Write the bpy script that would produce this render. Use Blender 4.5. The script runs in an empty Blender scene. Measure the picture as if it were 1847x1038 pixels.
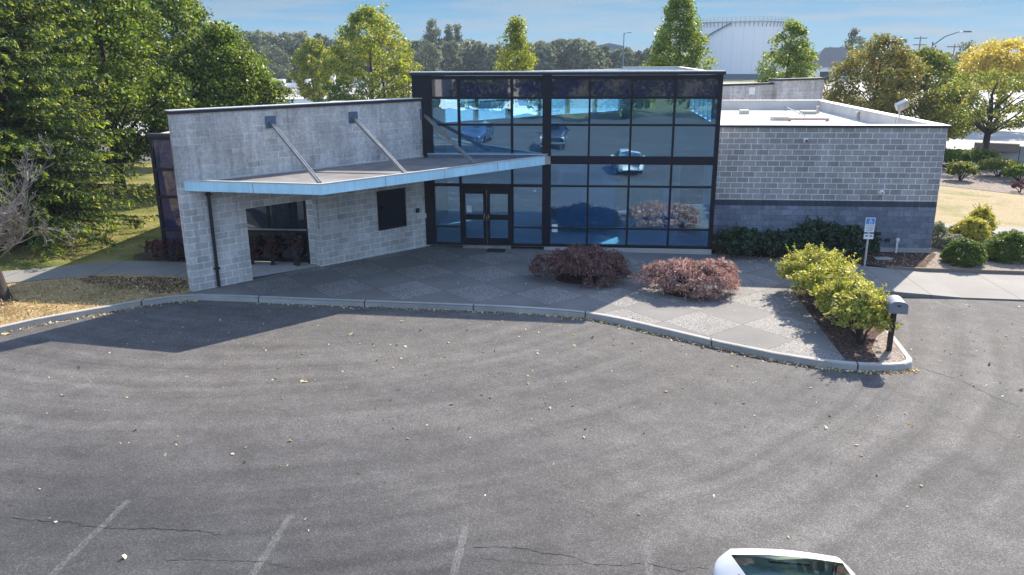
import bpy, bmesh, math, random
import numpy as np
from mathutils import Vector, Matrix

scn = bpy.context.scene
COL = scn.collection
# ------------------------------------------------------------------ camera
F, TH, RO, YA, CX, CY, CH = 1423.567, 0.288085649, -0.006001867, -0.0963887, 923.5, 519.0, 6.6
_f0 = np.array([math.sin(YA), math.cos(YA), 0]); _r0 = np.array([math.cos(YA), -math.sin(YA), 0])
_w = _f0*math.cos(TH) + np.array([0, 0, -math.sin(TH)]); _up = _f0*math.sin(TH) + np.array([0, 0, math.cos(TH)])
_r = _r0*math.cos(RO) + _up*math.sin(RO); _u = -_r0*math.sin(RO) + _up*math.cos(RO)
CAMP = np.array([0, 0, CH])
cd = bpy.data.cameras.new('camera'); cam = bpy.data.objects.new('camera', cd); COL.objects.link(cam)
cd.sensor_width = 36; cd.lens = F/1847*36; cd.clip_end = 8000; cd.clip_start = .1
cam.matrix_world = Matrix([[_r[0], _u[0], -_w[0], 0], [_r[1], _u[1], -_w[1], 0], [_r[2], _u[2], -_w[2], CH], [0, 0, 0, 1]])
scn.camera = cam
# ------------------------------------------------------------------ light
SUNV = Vector((.712, 1.18, 1.0)).normalized()
EL = math.asin(SUNV.z); AZ = math.atan2(SUNV.x, SUNV.y)
sd = bpy.data.lights.new('sun', 'SUN'); sd.energy = 3.8; sd.angle = math.radians(.5); sd.color = (1, .91, .78)
so = bpy.data.objects.new('sun', sd); COL.objects.link(so); so.location = (30, 50, 60)
so.rotation_euler = SUNV.to_track_quat('Z', 'Y').to_euler()
wd = bpy.data.worlds.new('World'); scn.world = wd; wd.use_nodes = True
nt = wd.node_tree; N = nt.nodes; L = nt.links
bg = N['Background']; sky = N.new('ShaderNodeTexSky'); sky.sky_type = 'NISHITA'; sky.sun_disc = False
sky.sun_elevation = EL; sky.sun_rotation = AZ; sky.air_density = 1.0; sky.dust_density = .35; sky.ozone_density = 2.2
tc = N.new('ShaderNodeTexCoord'); mp = N.new('ShaderNodeMapping'); mp.inputs['Scale'].default_value = (2.2, 2.2, 26)
cn = N.new('ShaderNodeTexNoise'); cn.inputs['Scale'].default_value = 2.6; cn.inputs['Detail'].default_value = 7; cn.inputs['Roughness'].default_value = .62
cr = N.new('ShaderNodeValToRGB'); cr.color_ramp.elements[0].position = .47; cr.color_ramp.elements[1].position = .72
mt = N.new('ShaderNodeMix'); mt.data_type = 'RGBA'; mt.blend_type = 'MULTIPLY'; mt.inputs[0].default_value = 1; mt.inputs[7].default_value = (1.12, 1.02, .99, 1)
mx = N.new('ShaderNodeMix'); mx.data_type = 'RGBA'; mx.inputs[7].default_value = (3.1, 3.6, 4.5, 1)
cf = N.new('ShaderNodeMath'); cf.operation = 'MULTIPLY'; cf.inputs[1].default_value = .55
L.new(tc.outputs['Generated'], mp.inputs[0]); L.new(mp.outputs[0], cn.inputs['Vector']); L.new(cn.outputs['Fac'], cr.inputs[0])
L.new(sky.outputs[0], mt.inputs[6]); L.new(mt.outputs[2], mx.inputs[6]); L.new(cr.outputs[0], cf.inputs[0]); L.new(cf.outputs[0], mx.inputs[0])

sz = N.new('ShaderNodeSeparateXYZ'); L.new(tc.outputs['Generated'], sz.inputs[0])
lr = N.new('ShaderNodeValToRGB'); lr.color_ramp.elements[0].position = .13; lr.color_ramp.elements[0].color = (.97, .97, .97, 1); lr.color_ramp.elements[1].position = .30; lr.color_ramp.elements[1].color = (0, 0, 0, 1)
L.new(sz.outputs[2], lr.inputs[0])
hr = N.new('ShaderNodeValToRGB'); hr.color_ramp.elements[0].position = .0; hr.color_ramp.elements[0].color = (.44, 1.12, 1.68, 1); hr.color_ramp.elements[1].position = .075; hr.color_ramp.elements[1].color = (.24, .78, 1.48, 1)
L.new(sz.outputs[2], hr.inputs[0])
cn2 = N.new('ShaderNodeTexNoise'); cn2.inputs['Scale'].default_value = 2.3; cn2.inputs['Detail'].default_value = 6; cn2.inputs['Roughness'].default_value = .55
mp2 = N.new('ShaderNodeMapping'); mp2.inputs['Scale'].default_value = (2.6, 2.6, 34); L.new(tc.outputs['Generated'], mp2.inputs[0]); L.new(mp2.outputs[0], cn2.inputs['Vector'])
cr2 = N.new('ShaderNodeValToRGB'); cr2.color_ramp.elements[0].position = .41; cr2.color_ramp.elements[1].position = .58; cr2.color_ramp.elements[1].color = (.7, .7, .7, 1); L.new(cn2.outputs['Fac'], cr2.inputs[0])
mh = N.new('ShaderNodeMix'); mh.data_type = 'RGBA'; mh.inputs[7].default_value = (.74, 1.02, 1.36, 1); L.new(cr2.outputs[0], mh.inputs[0]); L.new(hr.outputs[0], mh.inputs[6])
ml = N.new('ShaderNodeMix'); ml.data_type = 'RGBA'; L.new(lr.outputs[0], ml.inputs[0]); L.new(mx.outputs[2], ml.inputs[6]); L.new(mh.outputs[2], ml.inputs[7])
L.new(ml.outputs[2], bg.inputs[0]); bg.inputs[1].default_value = .15
vs = scn.view_settings; vs.view_transform = 'Standard'; vs.look = 'None'; vs.gamma = 1; vs.exposure = 1.48; vs.use_curve_mapping = False
scn.cycles.max_bounces = 8; scn.cycles.transparent_max_bounces = 16; scn.cycles.diffuse_bounces = 3; scn.cycles.glossy_bounces = 3
scn.cycles.use_denoising = True

def ray(px, py): return (px-CX)/F*_r - (py-CY)/F*_u + _w
def gat(px, py, z=-.3):
    d = ray(px, py); t = (z-CH)/d[2]; p = CAMP+t*d; return Vector(p)
def dat(px, py, Y):
    d = ray(px, py); t = Y/d[1]; return Vector(CAMP+t*d)
def base(x): return -.0125*(x+11.4)
FARZ = -.75

# ------------------------------------------------------------------ mesh helpers
class MB:
    def __init__(s): s.v = []; s.f = []
    def quad(s, *p):
        n = len(s.v); s.v += [tuple(q) for q in p]; s.f.append(tuple(range(n, n+len(p))))
    def box(s, x0, x1, y0, y1, z0, z1, M=None):
        P = [(x0, y0, z0), (x1, y0, z0), (x1, y1, z0), (x0, y1, z0), (x0, y0, z1), (x1, y0, z1), (x1, y1, z1), (x0, y1, z1)]
        if M is not None: P = [tuple(M @ Vector(p)) for p in P]
        n = len(s.v); s.v += P
        s.f += [tuple(n+i for i in q) for q in [(0, 3, 2, 1), (4, 5, 6, 7), (0, 1, 5, 4), (1, 2, 6, 5), (2, 3, 7, 6), (3, 0, 4, 7)]]
    def tube(s, pts, rad, n=8, cap=True):
        pts = [Vector(p) for p in pts]; k = len(pts)
        if not hasattr(rad, '__len__'): rad = [rad]*k
        b0 = len(s.v); prev = None
        for i, p in enumerate(pts):
            t = (pts[min(i+1, k-1)]-pts[max(i-1, 0)]).normalized()
            a = prev if prev is not None else (Vector((1, 0, 0)) if abs(t.x) < .8 else Vector((0, 1, 0)))
            a = (a - t*a.dot(t)).normalized(); prev = a; b = t.cross(a)
            for j in range(n):
                an = 2*math.pi*j/n; s.v.append(tuple(p+(a*math.cos(an)+b*math.sin(an))*rad[i]))
        for i in range(k-1):
            for j in range(n):
                s.f.append((b0+i*n+j, b0+i*n+(j+1) % n, b0+(i+1)*n+(j+1) % n, b0+(i+1)*n+j))
        if cap:
            s.f.append(tuple(b0+j for j in reversed(range(n)))); s.f.append(tuple(b0+(k-1)*n+j for j in range(n)))
    def bar(s, a, b, w, h):
        a = Vector(a); b = Vector(b); t = (b-a).normalized(); sd = t.cross(Vector((0, 0, 1))).normalized(); up = sd.cross(t)
        P = []
        for p in (a, b):
            for i, j in ((-1, -1), (1, -1), (1, 1), (-1, 1)): P.append(tuple(p+sd*(i*w/2)+up*(j*h/2)))
        n = len(s.v); s.v += P
        s.f += [tuple(n+i for i in q) for q in [(3, 2, 1, 0), (4, 5, 6, 7), (0, 1, 5, 4), (1, 2, 6, 5), (2, 3, 7, 6), (3, 0, 4, 7)]]
    def prism(s, pts, z0, z1):
        n = len(s.v); k = len(pts)
        zf = (lambda z: (z if callable(z) else (lambda x, y: z)))
        a, b = zf(z0), zf(z1)
        s.v += [(p[0], p[1], a(p[0], p[1])) for p in pts]+[(p[0], p[1], b(p[0], p[1])) for p in pts]
        s.f.append(tuple(n+i for i in reversed(range(k)))); s.f.append(tuple(n+k+i for i in range(k)))
        for i in range(k): s.f.append((n+i, n+(i+1) % k, n+k+(i+1) % k, n+k+i))
    def sheet(s, pts, z):
        zf = z if callable(z) else (lambda x, y: z)
        n = len(s.v); s.v += [(p[0], p[1], zf(p[0], p[1])) for p in pts]; s.f.append(tuple(range(n, n+len(pts))))
    def build(s, name, mat, parent=None, smooth=False, bevel=0, M=None):
        me = bpy.data.meshes.new(name); me.from_pydata(s.v, [], s.f); me.update()
        o = bpy.data.objects.new(name, me); COL.objects.link(o); me.materials.append(mat)
        if smooth:
            me.polygons.foreach_set('use_smooth', [True]*len(me.polygons))
        if parent is not None: o.parent = parent
        if M is not None: o.matrix_local = M
        if bevel:
            m = o.modifiers.new('b', 'BEVEL'); m.width = bevel; m.segments = 2; m.limit_method = 'ANGLE'
        return o
def npmesh(name, V, Q, mat, parent=None):
    me = bpy.data.meshes.new(name); n = len(V); k = len(Q)
    me.vertices.add(n); me.vertices.foreach_set('co', np.asarray(V, np.float32).ravel())
    me.loops.add(4*k); me.loops.foreach_set('vertex_index', np.asarray(Q, np.int32).ravel())
    me.polygons.add(k); me.polygons.foreach_set('loop_start', np.arange(0, 4*k, 4, dtype=np.int32))
    me.update(calc_edges=True); me.materials.append(mat)
    o = bpy.data.objects.new(name, me); COL.objects.link(o)
    if parent is not None: o.parent = parent
    return o
def tag(o, label=None, cat=None, group=None, kind=None):
    if label: o['label'] = label
    if cat: o['category'] = cat
    if group: o['group'] = group
    if kind: o['kind'] = kind
    return o
def empty(name, loc, label=None, cat=None, group=None, rz=0):
    o = bpy.data.objects.new(name, None); COL.objects.link(o); o.location = loc; o.rotation_euler.z = rz
    o.empty_display_size = .3
    return tag(o, label, cat, group)
def struct(o): o['kind'] = 'structure'; return o

# ------------------------------------------------------------------ materials
class NT:
    def __init__(s, name):
        s.m = bpy.data.materials.new(name); s.m.use_nodes = True; s.t = s.m.node_tree; s.n = s.t.nodes; s.l = s.t.links
        s.p = s.n['Principled BSDF']; s.out = s.n['Material Output']
        s.co = None
    def obj(s, scale=(1, 1, 1), rot=(0, 0, 0), loc=(0, 0, 0)):
        c = s.n.new('ShaderNodeTexCoord'); m = s.n.new('ShaderNodeMapping')
        m.inputs['Scale'].default_value = scale; m.inputs['Rotation'].default_value = rot; m.inputs['Location'].default_value = loc
        s.l.new(c.outputs['Object'], m.inputs[0]); return m.outputs[0]
    def noise(s, vec, scale, detail=4, rough=.55, out='Fac'):
        n = s.n.new('ShaderNodeTexNoise'); n.inputs['Scale'].default_value = scale; n.inputs['Detail'].default_value = detail
        n.inputs['Roughness'].default_value = rough; s.l.new(vec, n.inputs['Vector']); return n.outputs[out]
    def vor(s, vec, scale, out='Color', feat='F1'):
        n = s.n.new('ShaderNodeTexVoronoi'); n.inputs['Scale'].default_value = scale; n.feature = feat; s.l.new(vec, n.inputs['Vector']); return n.outputs[out]
    def ramp(s, fac, *st):
        r = s.n.new('ShaderNodeValToRGB'); e = r.color_ramp.elements
        while len(e) < len(st): e.new(.5)
        for i, (p, c) in enumerate(st):
            e[i].position = p; e[i].color = (c, c, c, 1) if not hasattr(c, '__len__') else (*c, 1)
        s.l.new(fac, r.inputs[0]); return r.outputs[0]
    def mix(s, fac, a, b, mode='MIX'):
        m = s.n.new('ShaderNodeMix'); m.data_type = 'RGBA'; m.blend_type = mode
        for i, v in ((0, fac), (6, a), (7, b)):
            if hasattr(v, 'is_output'): s.l.new(v, m.inputs[i])
            elif i == 0: m.inputs[0].default_value = v
            else: m.inputs[i].default_value = (*v, 1) if hasattr(v, '__len__') else (v, v, v, 1)
        return m.outputs[2]
    def math(s, op, a, b=0):
        m = s.n.new('ShaderNodeMath'); m.operation = op
        for i, v in ((0, a), (1, b)):
            if hasattr(v, 'is_output'): s.l.new(v, m.inputs[i])
            else: m.inputs[i].default_value = v
        return m.outputs[0]
    def set(s, color=None, rough=None, metal=None, bump=None, bs=.3, bd=.02, spec=None):
        for k, v in (('Base Color', color), ('Roughness', rough), ('Metallic', metal), ('Specular IOR Level', spec)):
            if v is None: continue
            if hasattr(v, 'is_output'): s.l.new(v, s.p.inputs[k])
            else: s.p.inputs[k].default_value = (*v, 1) if hasattr(v, '__len__') else v
        if bump is not None:
            b = s.n.new('ShaderNodeBump'); b.inputs['Strength'].default_value = bs; b.inputs['Distance'].default_value = bd
            s.l.new(bump, b.inputs['Height']); s.l.new(b.outputs[0], s.p.inputs['Normal'])
        return s.m
def plain(name, col, rough=.6, metal=0, var=.15, sc=6, spec=.5):
    t = NT(name); v = t.obj(); n = t.noise(v, sc, 5)
    c = t.mix(1, tuple(col), t.ramp(n, (.3, 1-var), (.7, 1+var*.6)), 'MULTIPLY')
    return t.set(c, rough, metal, spec=spec)

def m_asphalt():
    t = NT('asphalt'); v = t.obj()
    big = t.noise(v, .16, 4); st = t.noise(t.obj((.30, 1.0, 1), (0, 0, -.55)), .5, 5, .6)
    fine = t.vor(v, 62, 'Color'); gr = t.noise(v, 150, 2, .7); mid = t.noise(v, 2.2, 6, .7)
    c = t.mix(t.ramp(st, (.36, 0), (.66, 1)), (.082, .080, .079), (.122, .118, .112))
    c = t.mix(t.ramp(big, (.40, 0), (.64, .75)), c, (.100, .094, .088))
    c = t.mix(1, c, t.ramp(mid, (.3, .80), (.7, 1.18)), 'MULTIPLY')
    f = t.n.new('ShaderNodeSeparateColor'); t.l.new(fine, f.inputs[0])
    c = t.mix(1, c, t.ramp(f.outputs[0], (0, .60), (.55, .97), (.86, 1.15), (1, 1.75)), 'MULTIPLY')
    c = t.mix(1, c, t.ramp(gr, (.3, .72), (.7, 1.3)), 'MULTIPLY')
    # curved tyre sweeps: bands along circles about two turning centres, broken up by noise
    for (cx_, cy_, fq, lo, hi, sd) in ((-9.5, 27.0, 2.1, .77, 1.15, 3.), (9.0, -3.0, 1.8, .95, 1.03, 9.), (-16., 2., 1.3, .90, 1.06, 17.)):
        vm = t.n.new('ShaderNodeVectorMath'); vm.operation = 'DISTANCE'; t.l.new(t.obj((1, 1, 0)), vm.inputs[0]); vm.inputs[1].default_value = (cx_, cy_, 0)
        wob = t.math('ADD', t.math('MULTIPLY', vm.outputs['Value'], fq), t.math('MULTIPLY', t.noise(v, .25, 3), 1.6))
        cbx = t.n.new('ShaderNodeCombineXYZ'); t.l.new(wob, cbx.inputs[0]); cbx.inputs[1].default_value = sd
        band = t.ramp(t.noise(cbx.outputs[0], 1.0, 3, .6), (.36, lo), (.64, hi))
        msk = t.ramp(t.noise(t.obj(loc=(sd, sd, 0)), .14, 3), (.36, 0), (.52, 1))
        c = t.mix(msk, c, t.mix(1, c, band, 'MULTIPLY'))
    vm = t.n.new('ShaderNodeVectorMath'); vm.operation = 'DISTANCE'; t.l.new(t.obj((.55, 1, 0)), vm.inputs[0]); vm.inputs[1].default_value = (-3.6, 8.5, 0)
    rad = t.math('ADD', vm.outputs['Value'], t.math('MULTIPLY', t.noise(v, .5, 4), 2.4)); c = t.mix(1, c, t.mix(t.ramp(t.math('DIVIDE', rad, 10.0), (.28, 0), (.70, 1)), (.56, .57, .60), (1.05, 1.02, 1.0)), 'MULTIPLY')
    spot = t.ramp(t.noise(t.obj(loc=(31, 5, 0)), 1.1, 3, .5), (.66, 1), (.76, .72)); c = t.mix(1, c, spot, 'MULTIPLY')
    return t.set(c, .88, bump=gr, bs=.5, bd=.006, spec=.3)
def m_plaza():
    t = NT('plaza_concrete'); v = t.obj()
    s = 1.456
    r = math.radians(45); n = np.array([5.14, 20.94])
    mpg = t.n.new('ShaderNodeMapping'); mpg.vector_type = 'TEXTURE'
    mpg.inputs['Location'].default_value = (n[0], n[1], -.5); mpg.inputs['Rotation'].default_value = (0, 0, r); mpg.inputs['Scale'].default_value = (s, s, 1)
    tc = t.n.new('ShaderNodeTexCoord'); t.l.new(tc.outputs['Object'], mpg.inputs[0])
    ck = t.n.new('ShaderNodeTexChecker'); ck.inputs['Scale'].default_value = 1; t.l.new(mpg.outputs[0], ck.inputs['Vector'])
    ck.inputs['Color1'].default_value = (0, 0, 0, 1); ck.inputs['Color2'].default_value = (1, 1, 1, 1)
    sx = t.n.new('ShaderNodeSeparateXYZ'); t.l.new(mpg.outputs[0], sx.inputs[0])
    def line(o):
        fr = t.math('FRACT', o); d = t.math('ABSOLUTE', t.math('SUBTRACT', fr, .5)); return t.math('GREATER_THAN', d, .4945)
    ln = t.math('MAXIMUM', line(sx.outputs[0]), line(sx.outputs[1]))
    pb = t.vor(v, 55, 'Color'); q = t.n.new('ShaderNodeSeparateColor'); t.l.new(pb, q.inputs[0])
    ag = t.mix(t.ramp(q.outputs[0], (.0, 0), (.5, .35), (1, 1)), (.085, .08, .074), (.38, .36, .33))
    sm = t.mix(t.noise(v, 1.4, 6, .65), (.140, .132, .123), (.205, .194, .18))
    c = t.mix(ck.outputs[0], sm, ag)
    c = t.mix(1, c, t.ramp(t.noise(v, .5, 5), (.3, .72), (.7, 1.1)), 'MULTIPLY')
    c = t.mix(ln, c, (.045, .045, .045))
    return t.set(c, .85, bump=q.outputs[0], bs=.25, bd=.006)
def m_concrete(name, a, b, sc=1.5, joints=0):
    t = NT(name); v = t.obj()
    c = t.mix(t.noise(v, sc, 6, .65), a, b)
    c = t.mix(1, c, t.ramp(t.noise(v, 40, 3, .7), (.3, .85), (.7, 1.12)), 'MULTIPLY')
    c = t.mix(1, c, t.ramp(t.noise(v, .35, 4), (.35, .8), (.65, 1.08)), 'MULTIPLY')
    if joints:
        sx = t.n.new('ShaderNodeSeparateXYZ'); t.l.new(v, sx.inputs[0])
        fr = t.math('FRACT', t.math('DIVIDE', sx.outputs[0], joints)); ln = t.math('LESS_THAN', fr, .013)
        c = t.mix(ln, c, (.07, .068, .06))
    return t.set(c, .85, bump=t.noise(v, 30, 4), bs=.2, bd=.01)
def m_grass(name, dry, green, dirt, thr=.5, gl=.3):
    t = NT(name); v = t.obj()
    c = t.mix(t.ramp(t.noise(v, .45, 5, .6), (thr-.08, 0), (thr+.12, 1)), dry, green)
    c = t.mix(t.ramp(t.noise(t.obj(loc=(7, 3, 0)), .8, 6, .65), (.55, 0), (.68, gl)), c, dirt)
    c = t.mix(1, c, t.ramp(t.noise(v, 22, 4, .75), (.25, .5), (.75, 1.45)), 'MULTIPLY')
    c = t.mix(1, c, t.ramp(t.noise(v, 90, 2, .75), (.3, .6), (.7, 1.4)), 'MULTIPLY')
    return t.set(c, .95, bump=t.noise(v, 35, 5, .7), bs=.8, bd=.05, spec=.1)
def m_mulch(name, a, b, c3):
    t = NT(name); v = t.obj((1, 1.6, 1), (0, 0, .6)); q = t.n.new('ShaderNodeSeparateColor'); t.l.new(t.vor(v, 26, 'Color'), q.inputs[0])
    c = t.mix(q.outputs[0], a, b); c = t.mix(t.ramp(q.outputs[1], (.82, 0), (.95, 1)), c, c3)
    return t.set(c, .95, bump=q.outputs[0], bs=1, bd=.04, spec=.1)
def m_block(name, c1, c2, mortar, bw=.4064, bh=.2, ms=.011, hide=None, stain=.25, rough=.9, grain=.3, off=.5):
    t = NT(name); tcn = t.n.new('ShaderNodeTexCoord'); sx = t.n.new('ShaderNodeSeparateXYZ'); t.l.new(tcn.outputs['Object'], sx.inputs[0])
    cb = t.n.new('ShaderNodeCombineXYZ'); t.l.new(t.math('ADD', sx.outputs[0], sx.outputs[1]), cb.inputs[0]); t.l.new(sx.outputs[2], cb.inputs[1])
    b = t.n.new('ShaderNodeTexBrick'); t.l.new(cb.outputs[0], b.inputs['Vector']); b.inputs['Scale'].default_value = 1
    b.inputs['Brick Width'].default_value = bw; b.inputs['Row Height'].default_value = bh; b.inputs['Mortar Size'].default_value = ms
    b.inputs['Mortar Smooth'].default_value = .25; b.inputs['Bias'].default_value = 0; b.offset = off
    b.inputs['Color1'].default_value = (*c1, 1); b.inputs['Color2'].default_value = (*c2, 1)
    v = tcn.outputs['Object']
    mo = t.mix(t.noise(v, 3, 4), tuple(x*.75 for x in mortar), mortar)
    t.l.new(mo, b.inputs['Mortar']); c = b.outputs['Color']
    if hide is not None:   # mortar rubbed flush and coated, showing only in patches
        msk = t.ramp(t.noise(t.obj((1, 1, 2.2)), .9, 5, .6), (hide-.05, 0), (hide+.12, 1))
        flat = t.mix(t.noise(v, 5, 6), c1, c2)
        c = t.mix(msk, flat, c)
    c = t.mix(1, c, t.ramp(t.noise(t.obj((1.3, 1.3, .35)), 1.1, 6, .65), (.3, 1-stain), (.7, 1+stain*.5)), 'MULTIPLY')
    c = t.mix(1, c, t.ramp(t.noise(t.obj((4.5, 4.5, .16)), 1.2, 5, .6), (.54, 1), (.72, 1-stain*.75)), 'MULTIPLY')   # rain streaks
    c = t.mix(1, c, t.ramp(t.noise(v, 9, 5, .75), (.28, 1-stain*.8), (.68, 1+stain*.45)), 'MULTIPLY')
    c = t.mix(1, c, t.ramp(t.noise(v, 60, 3, .8), (.25, 1-grain), (.75, 1+grain)), 'MULTIPLY')
    h = t.math('ADD', t.math('MULTIPLY', b.outputs['Fac'], -1), t.math('MULTIPLY', t.noise(v, 45, 4, .75), grain*1.6))
    return t.set(c, rough, bump=h, bs=.55, bd=.012, spec=.3)
def m_glass(name, tint, refl, base_r=.04, fk=.8):
    t = NT(name); t.n.remove(t.p)
    tr = t.n.new('ShaderNodeBsdfTransparent'); tr.inputs[0].default_value = (*tint, 1)
    gl = t.n.new('ShaderNodeBsdfGlossy'); gl.inputs['Roughness'].default_value = .005; gl.inputs[0].default_value = (*refl, 1)
    v = t.obj(); bp = t.n.new('ShaderNodeBump'); bp.inputs['Strength'].default_value = .06; bp.inputs['Distance'].default_value = .05
    t.l.new(t.noise(v, .9, 2), bp.inputs['Height']); t.l.new(bp.outputs[0], gl.inputs['Normal'])
    lw = t.n.new('ShaderNodeLayerWeight'); lw.inputs[0].default_value = .25
    f = t.math('ADD', t.math('MULTIPLY', lw.outputs['Fresnel'], fk), base_r)
    mx = t.n.new('ShaderNodeMixShader'); t.l.new(f, mx.inputs[0]); t.l.new(tr.outputs[0], mx.inputs[1]); t.l.new(gl.outputs[0], mx.inputs[2])
    t.l.new(mx.outputs[0], t.out.inputs[0]); return t.m
def m_leaf(name, cols, trans=.4, rough=.55, clump=.35, csc=1.2, tt=(1.5, 1.45, .75)):
    t = NT(name); t.n.remove(t.p); g = t.n.new('ShaderNodeNewGeometry')
    k = len(cols); c = t.ramp(g.outputs['Random Per Island'], *[(i/max(1, k-1), cc) for i, cc in enumerate(cols)])
    c = t.mix(1, c, t.ramp(t.noise(t.obj(), csc, 3), (.3, 1-clump), (.7, 1+clump)), 'MULTIPLY')
    d = t.n.new('ShaderNodeBsdfPrincipled'); d.inputs['Roughness'].default_value = rough; d.inputs['Specular IOR Level'].default_value = .35
    t.l.new(c, d.inputs['Base Color']); tl = t.n.new('ShaderNodeBsdfTranslucent')
    t.l.new(t.mix(1, c, tt, 'MULTIPLY'), tl.inputs[0])
    mx = t.n.new('ShaderNodeMixShader'); mx.inputs[0].default_value = trans
    t.l.new(d.outputs[0], mx.inputs[1]); t.l.new(tl.outputs[0], mx.inputs[2]); t.l.new(mx.outputs[0], t.out.inputs[0]); return t.m
def m_bark(name, a, b):
    t = NT(name); c = t.mix(t.noise(t.obj((6, 6, 1)), 3, 6, .7), a, b); return t.set(c, .95, bump=t.noise(t.obj((6, 6, 1)), 4, 6), bs=.8, bd=.03)
def m_paintline():
    t = NT('worn_paint'); v = t.obj(); t.p.inputs['Base Color'].default_value = (.36, .36, .34, 1); t.p.inputs['Roughness'].default_value = .8
    a = t.ramp(t.noise(v, 38, 5, .8), (.46, 0), (.64, .62)); a = t.math('MULTIPLY', a, t.ramp(t.noise(v, 1.6, 4), (.3, .45), (.65, 1)))
    t.l.new(a, t.p.inputs['Alpha']); return t.m
def m_paint(name, col, coat=1, rough=.35, metal=0):
    t = NT(name); t.p.inputs['Coat Weight'].default_value = coat; t.p.inputs['Coat Roughness'].default_value = .04; return t.set(col, rough, metal)
def m_metal_sheet(name, col, rib, rough=.5):
    t = NT(name); v = t.obj(); sx = t.n.new('ShaderNodeSeparateXYZ'); t.l.new(v, sx.inputs[0])
    w = t.math('FRACT', t.math('DIVIDE', sx.outputs[0], rib)); ln = t.math('LESS_THAN', w, .06)
    c = t.mix(ln, col, tuple(x*.7 for x in col)); return t.set(t.mix(1, c, t.ramp(t.noise(v, .7, 4), (.3, .88), (.7, 1.05)), 'MULTIPLY'), rough)

M = {}
M['asphalt'] = m_asphalt(); M['plaza'] = m_plaza()
M['walk'] = m_concrete('walk_concrete', (.175, .165, .148), (.24, .228, .205), joints=2.55)
M['kerb'] = m_concrete('kerb_concrete', (.30, .285, .26), (.46, .44, .405), 2.5, joints=3.1)
M['yard'] = m_concrete('pale_yard', (.29, .28, .26), (.37, .355, .33), .08)
M['footing'] = m_concrete('footing_concrete', (.36, .35, .33), (.45, .44, .41), 3)
M['dry'] = m_grass('dry_lawn', (.42, .30, .15), (.20, .17, .06), (.12, .068, .042), .60, .75)
M['lawn'] = m_grass('yellowing_lawn', (.30, .25, .10), (.12, .15, .03), (.16, .11, .06), .47, .3)
M['rlawn'] = m_grass('parched_lawn', (.40, .32, .19), (.24, .23, .10), (.34, .25, .16), .56, .5)
M['field'] = m_grass('far_field', (.22, .19, .10), (.10, .12, .04), (.25, .23, .2), .5, .4)
M['mulch'] = m_mulch('bark_mulch', (.045, .026, .022), (.11, .068, .056), (.24, .18, .15))
M['chips'] = m_mulch('pale_wood_chips', (.16, .12, .095), (.36, .30, .25), (.48, .42, .36))
M['cmu_old'] = m_block('weathered_block', (.47, .44, .415), (.65, .62, .585), (.86, .83, .79), hide=.45, stain=.42, grain=.45)
M['cmu_low'] = m_block('canopy_block', (.48, .455, .43), (.68, .65, .615), (.93, .91, .87), ms=.014, hide=.30, stain=.28)
M['cmu_right'] = m_block('dark_block', (.285, .27, .26), (.41, .39, .375), (.88, .85, .81), ms=.013, hide=.30, stain=.2, bh=.1955)
M['split'] = m_block('split_face_block', (.15, .17, .215), (.245, .27, .325), (.18, .20, .24), stain=.3, grain=.6)
M['soldier'] = m_block('soldier_course', (.055, .06, .085), (.07, .075, .10), (.10, .10, .12), bw=.2, bh=.6, off=0)
M['bronze'] = plain('dark_bronze', (.010, .010, .018), .42, 0, spec=.3)
M['cap'] = plain('cap_flashing', (.035, .036, .045), .4, .5)
M['capedge'] = plain('pale_cap_edge', (.55, .53, .5), .5, .3)
M['glass'] = m_glass('blue_tinted_glass', (.38, .72, .95), (.62, .86, 1.0), .29)
M['glass_clear'] = m_glass('clear_glass', (.72, .88, .92), (.9, .95, 1), .05)
_t = NT('unlit_glass'); M['nightglass'] = _t.set((.006, .009, .018), .03, spec=.4)
M['darkglass'] = m_glass('dark_glass', (.03, .05, .09), (.6, .7, .85), .16)
_t = NT('spandrel_glass'); M['spandrel'] = _t.set((.026, .027, .068), .02, spec=.5); _t.p.inputs['IOR'].default_value = 1.9
_t = NT('pale_blue_paint'); _c = _t.mix(_t.ramp(_t.noise(_t.obj((5, 5, .5)), 1.3, 5, .65), (.42, 0), (.75, .55)), (.52, .82, .94), (.34, .56, .66))
M['blue'] = _t.set(_t.mix(1, _c, _t.ramp(_t.noise(_t.obj(), 1.1, 5), (.3, .86), (.7, 1.06)), 'MULTIPLY'), .5)
M['membrane'] = plain('grey_membrane', (.20, .185, .175), .9, 0, .35, 1.1)
M['white_roof'] = plain('white_membrane', (.54, .52, .48), .8, 0, .16, .8)
M['steel'] = plain('galvanised_steel', (.42, .42, .41), .38, .8, .25, 5)
M['plate'] = plain('grey_blue_steel', (.10, .15, .21), .5, .3)
M['black'] = plain('black_paint', (.012, .012, .016), .4)
M['brass'] = plain('brass', (.55, .42, .2), .3, .9)
M['white'] = plain('white_paint', (.78, .78, .76), .5, 0, .06)
M['inwall'] = plain('interior_plaster', (.82, .84, .84), .85, 0, .06)
M['infloor'] = plain('interior_floor', (.66, .70, .72), .5, 0, .15)
M['paper'] = plain('paper_notice', (.75, .78, .8), .7)
M['red'] = plain('faded_red', (.48, .30, .27), .5)
M['rust'] = plain('rust', (.16, .055, .035), .9, 0, .5, 3)
M['vent'] = plain('vent_metal', (.50, .46, .40), .6, .3)
M['line'] = m_paintline()
M['crack'] = plain('tar_crack', (.012, .012, .012), .8)
M['bark'] = m_bark('bark', (.045, .035, .028), (.11, .09, .075)); M['barkdark'] = m_bark('dark_bark', (.02, .017, .016), (.065, .05, .045))
M['bone'] = m_bark('bleached_twig', (.19, .16, .135), (.32, .285, .245))
M['wood'] = m_bark('timber', (.16, .12, .09), (.26, .21, .16))
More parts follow.
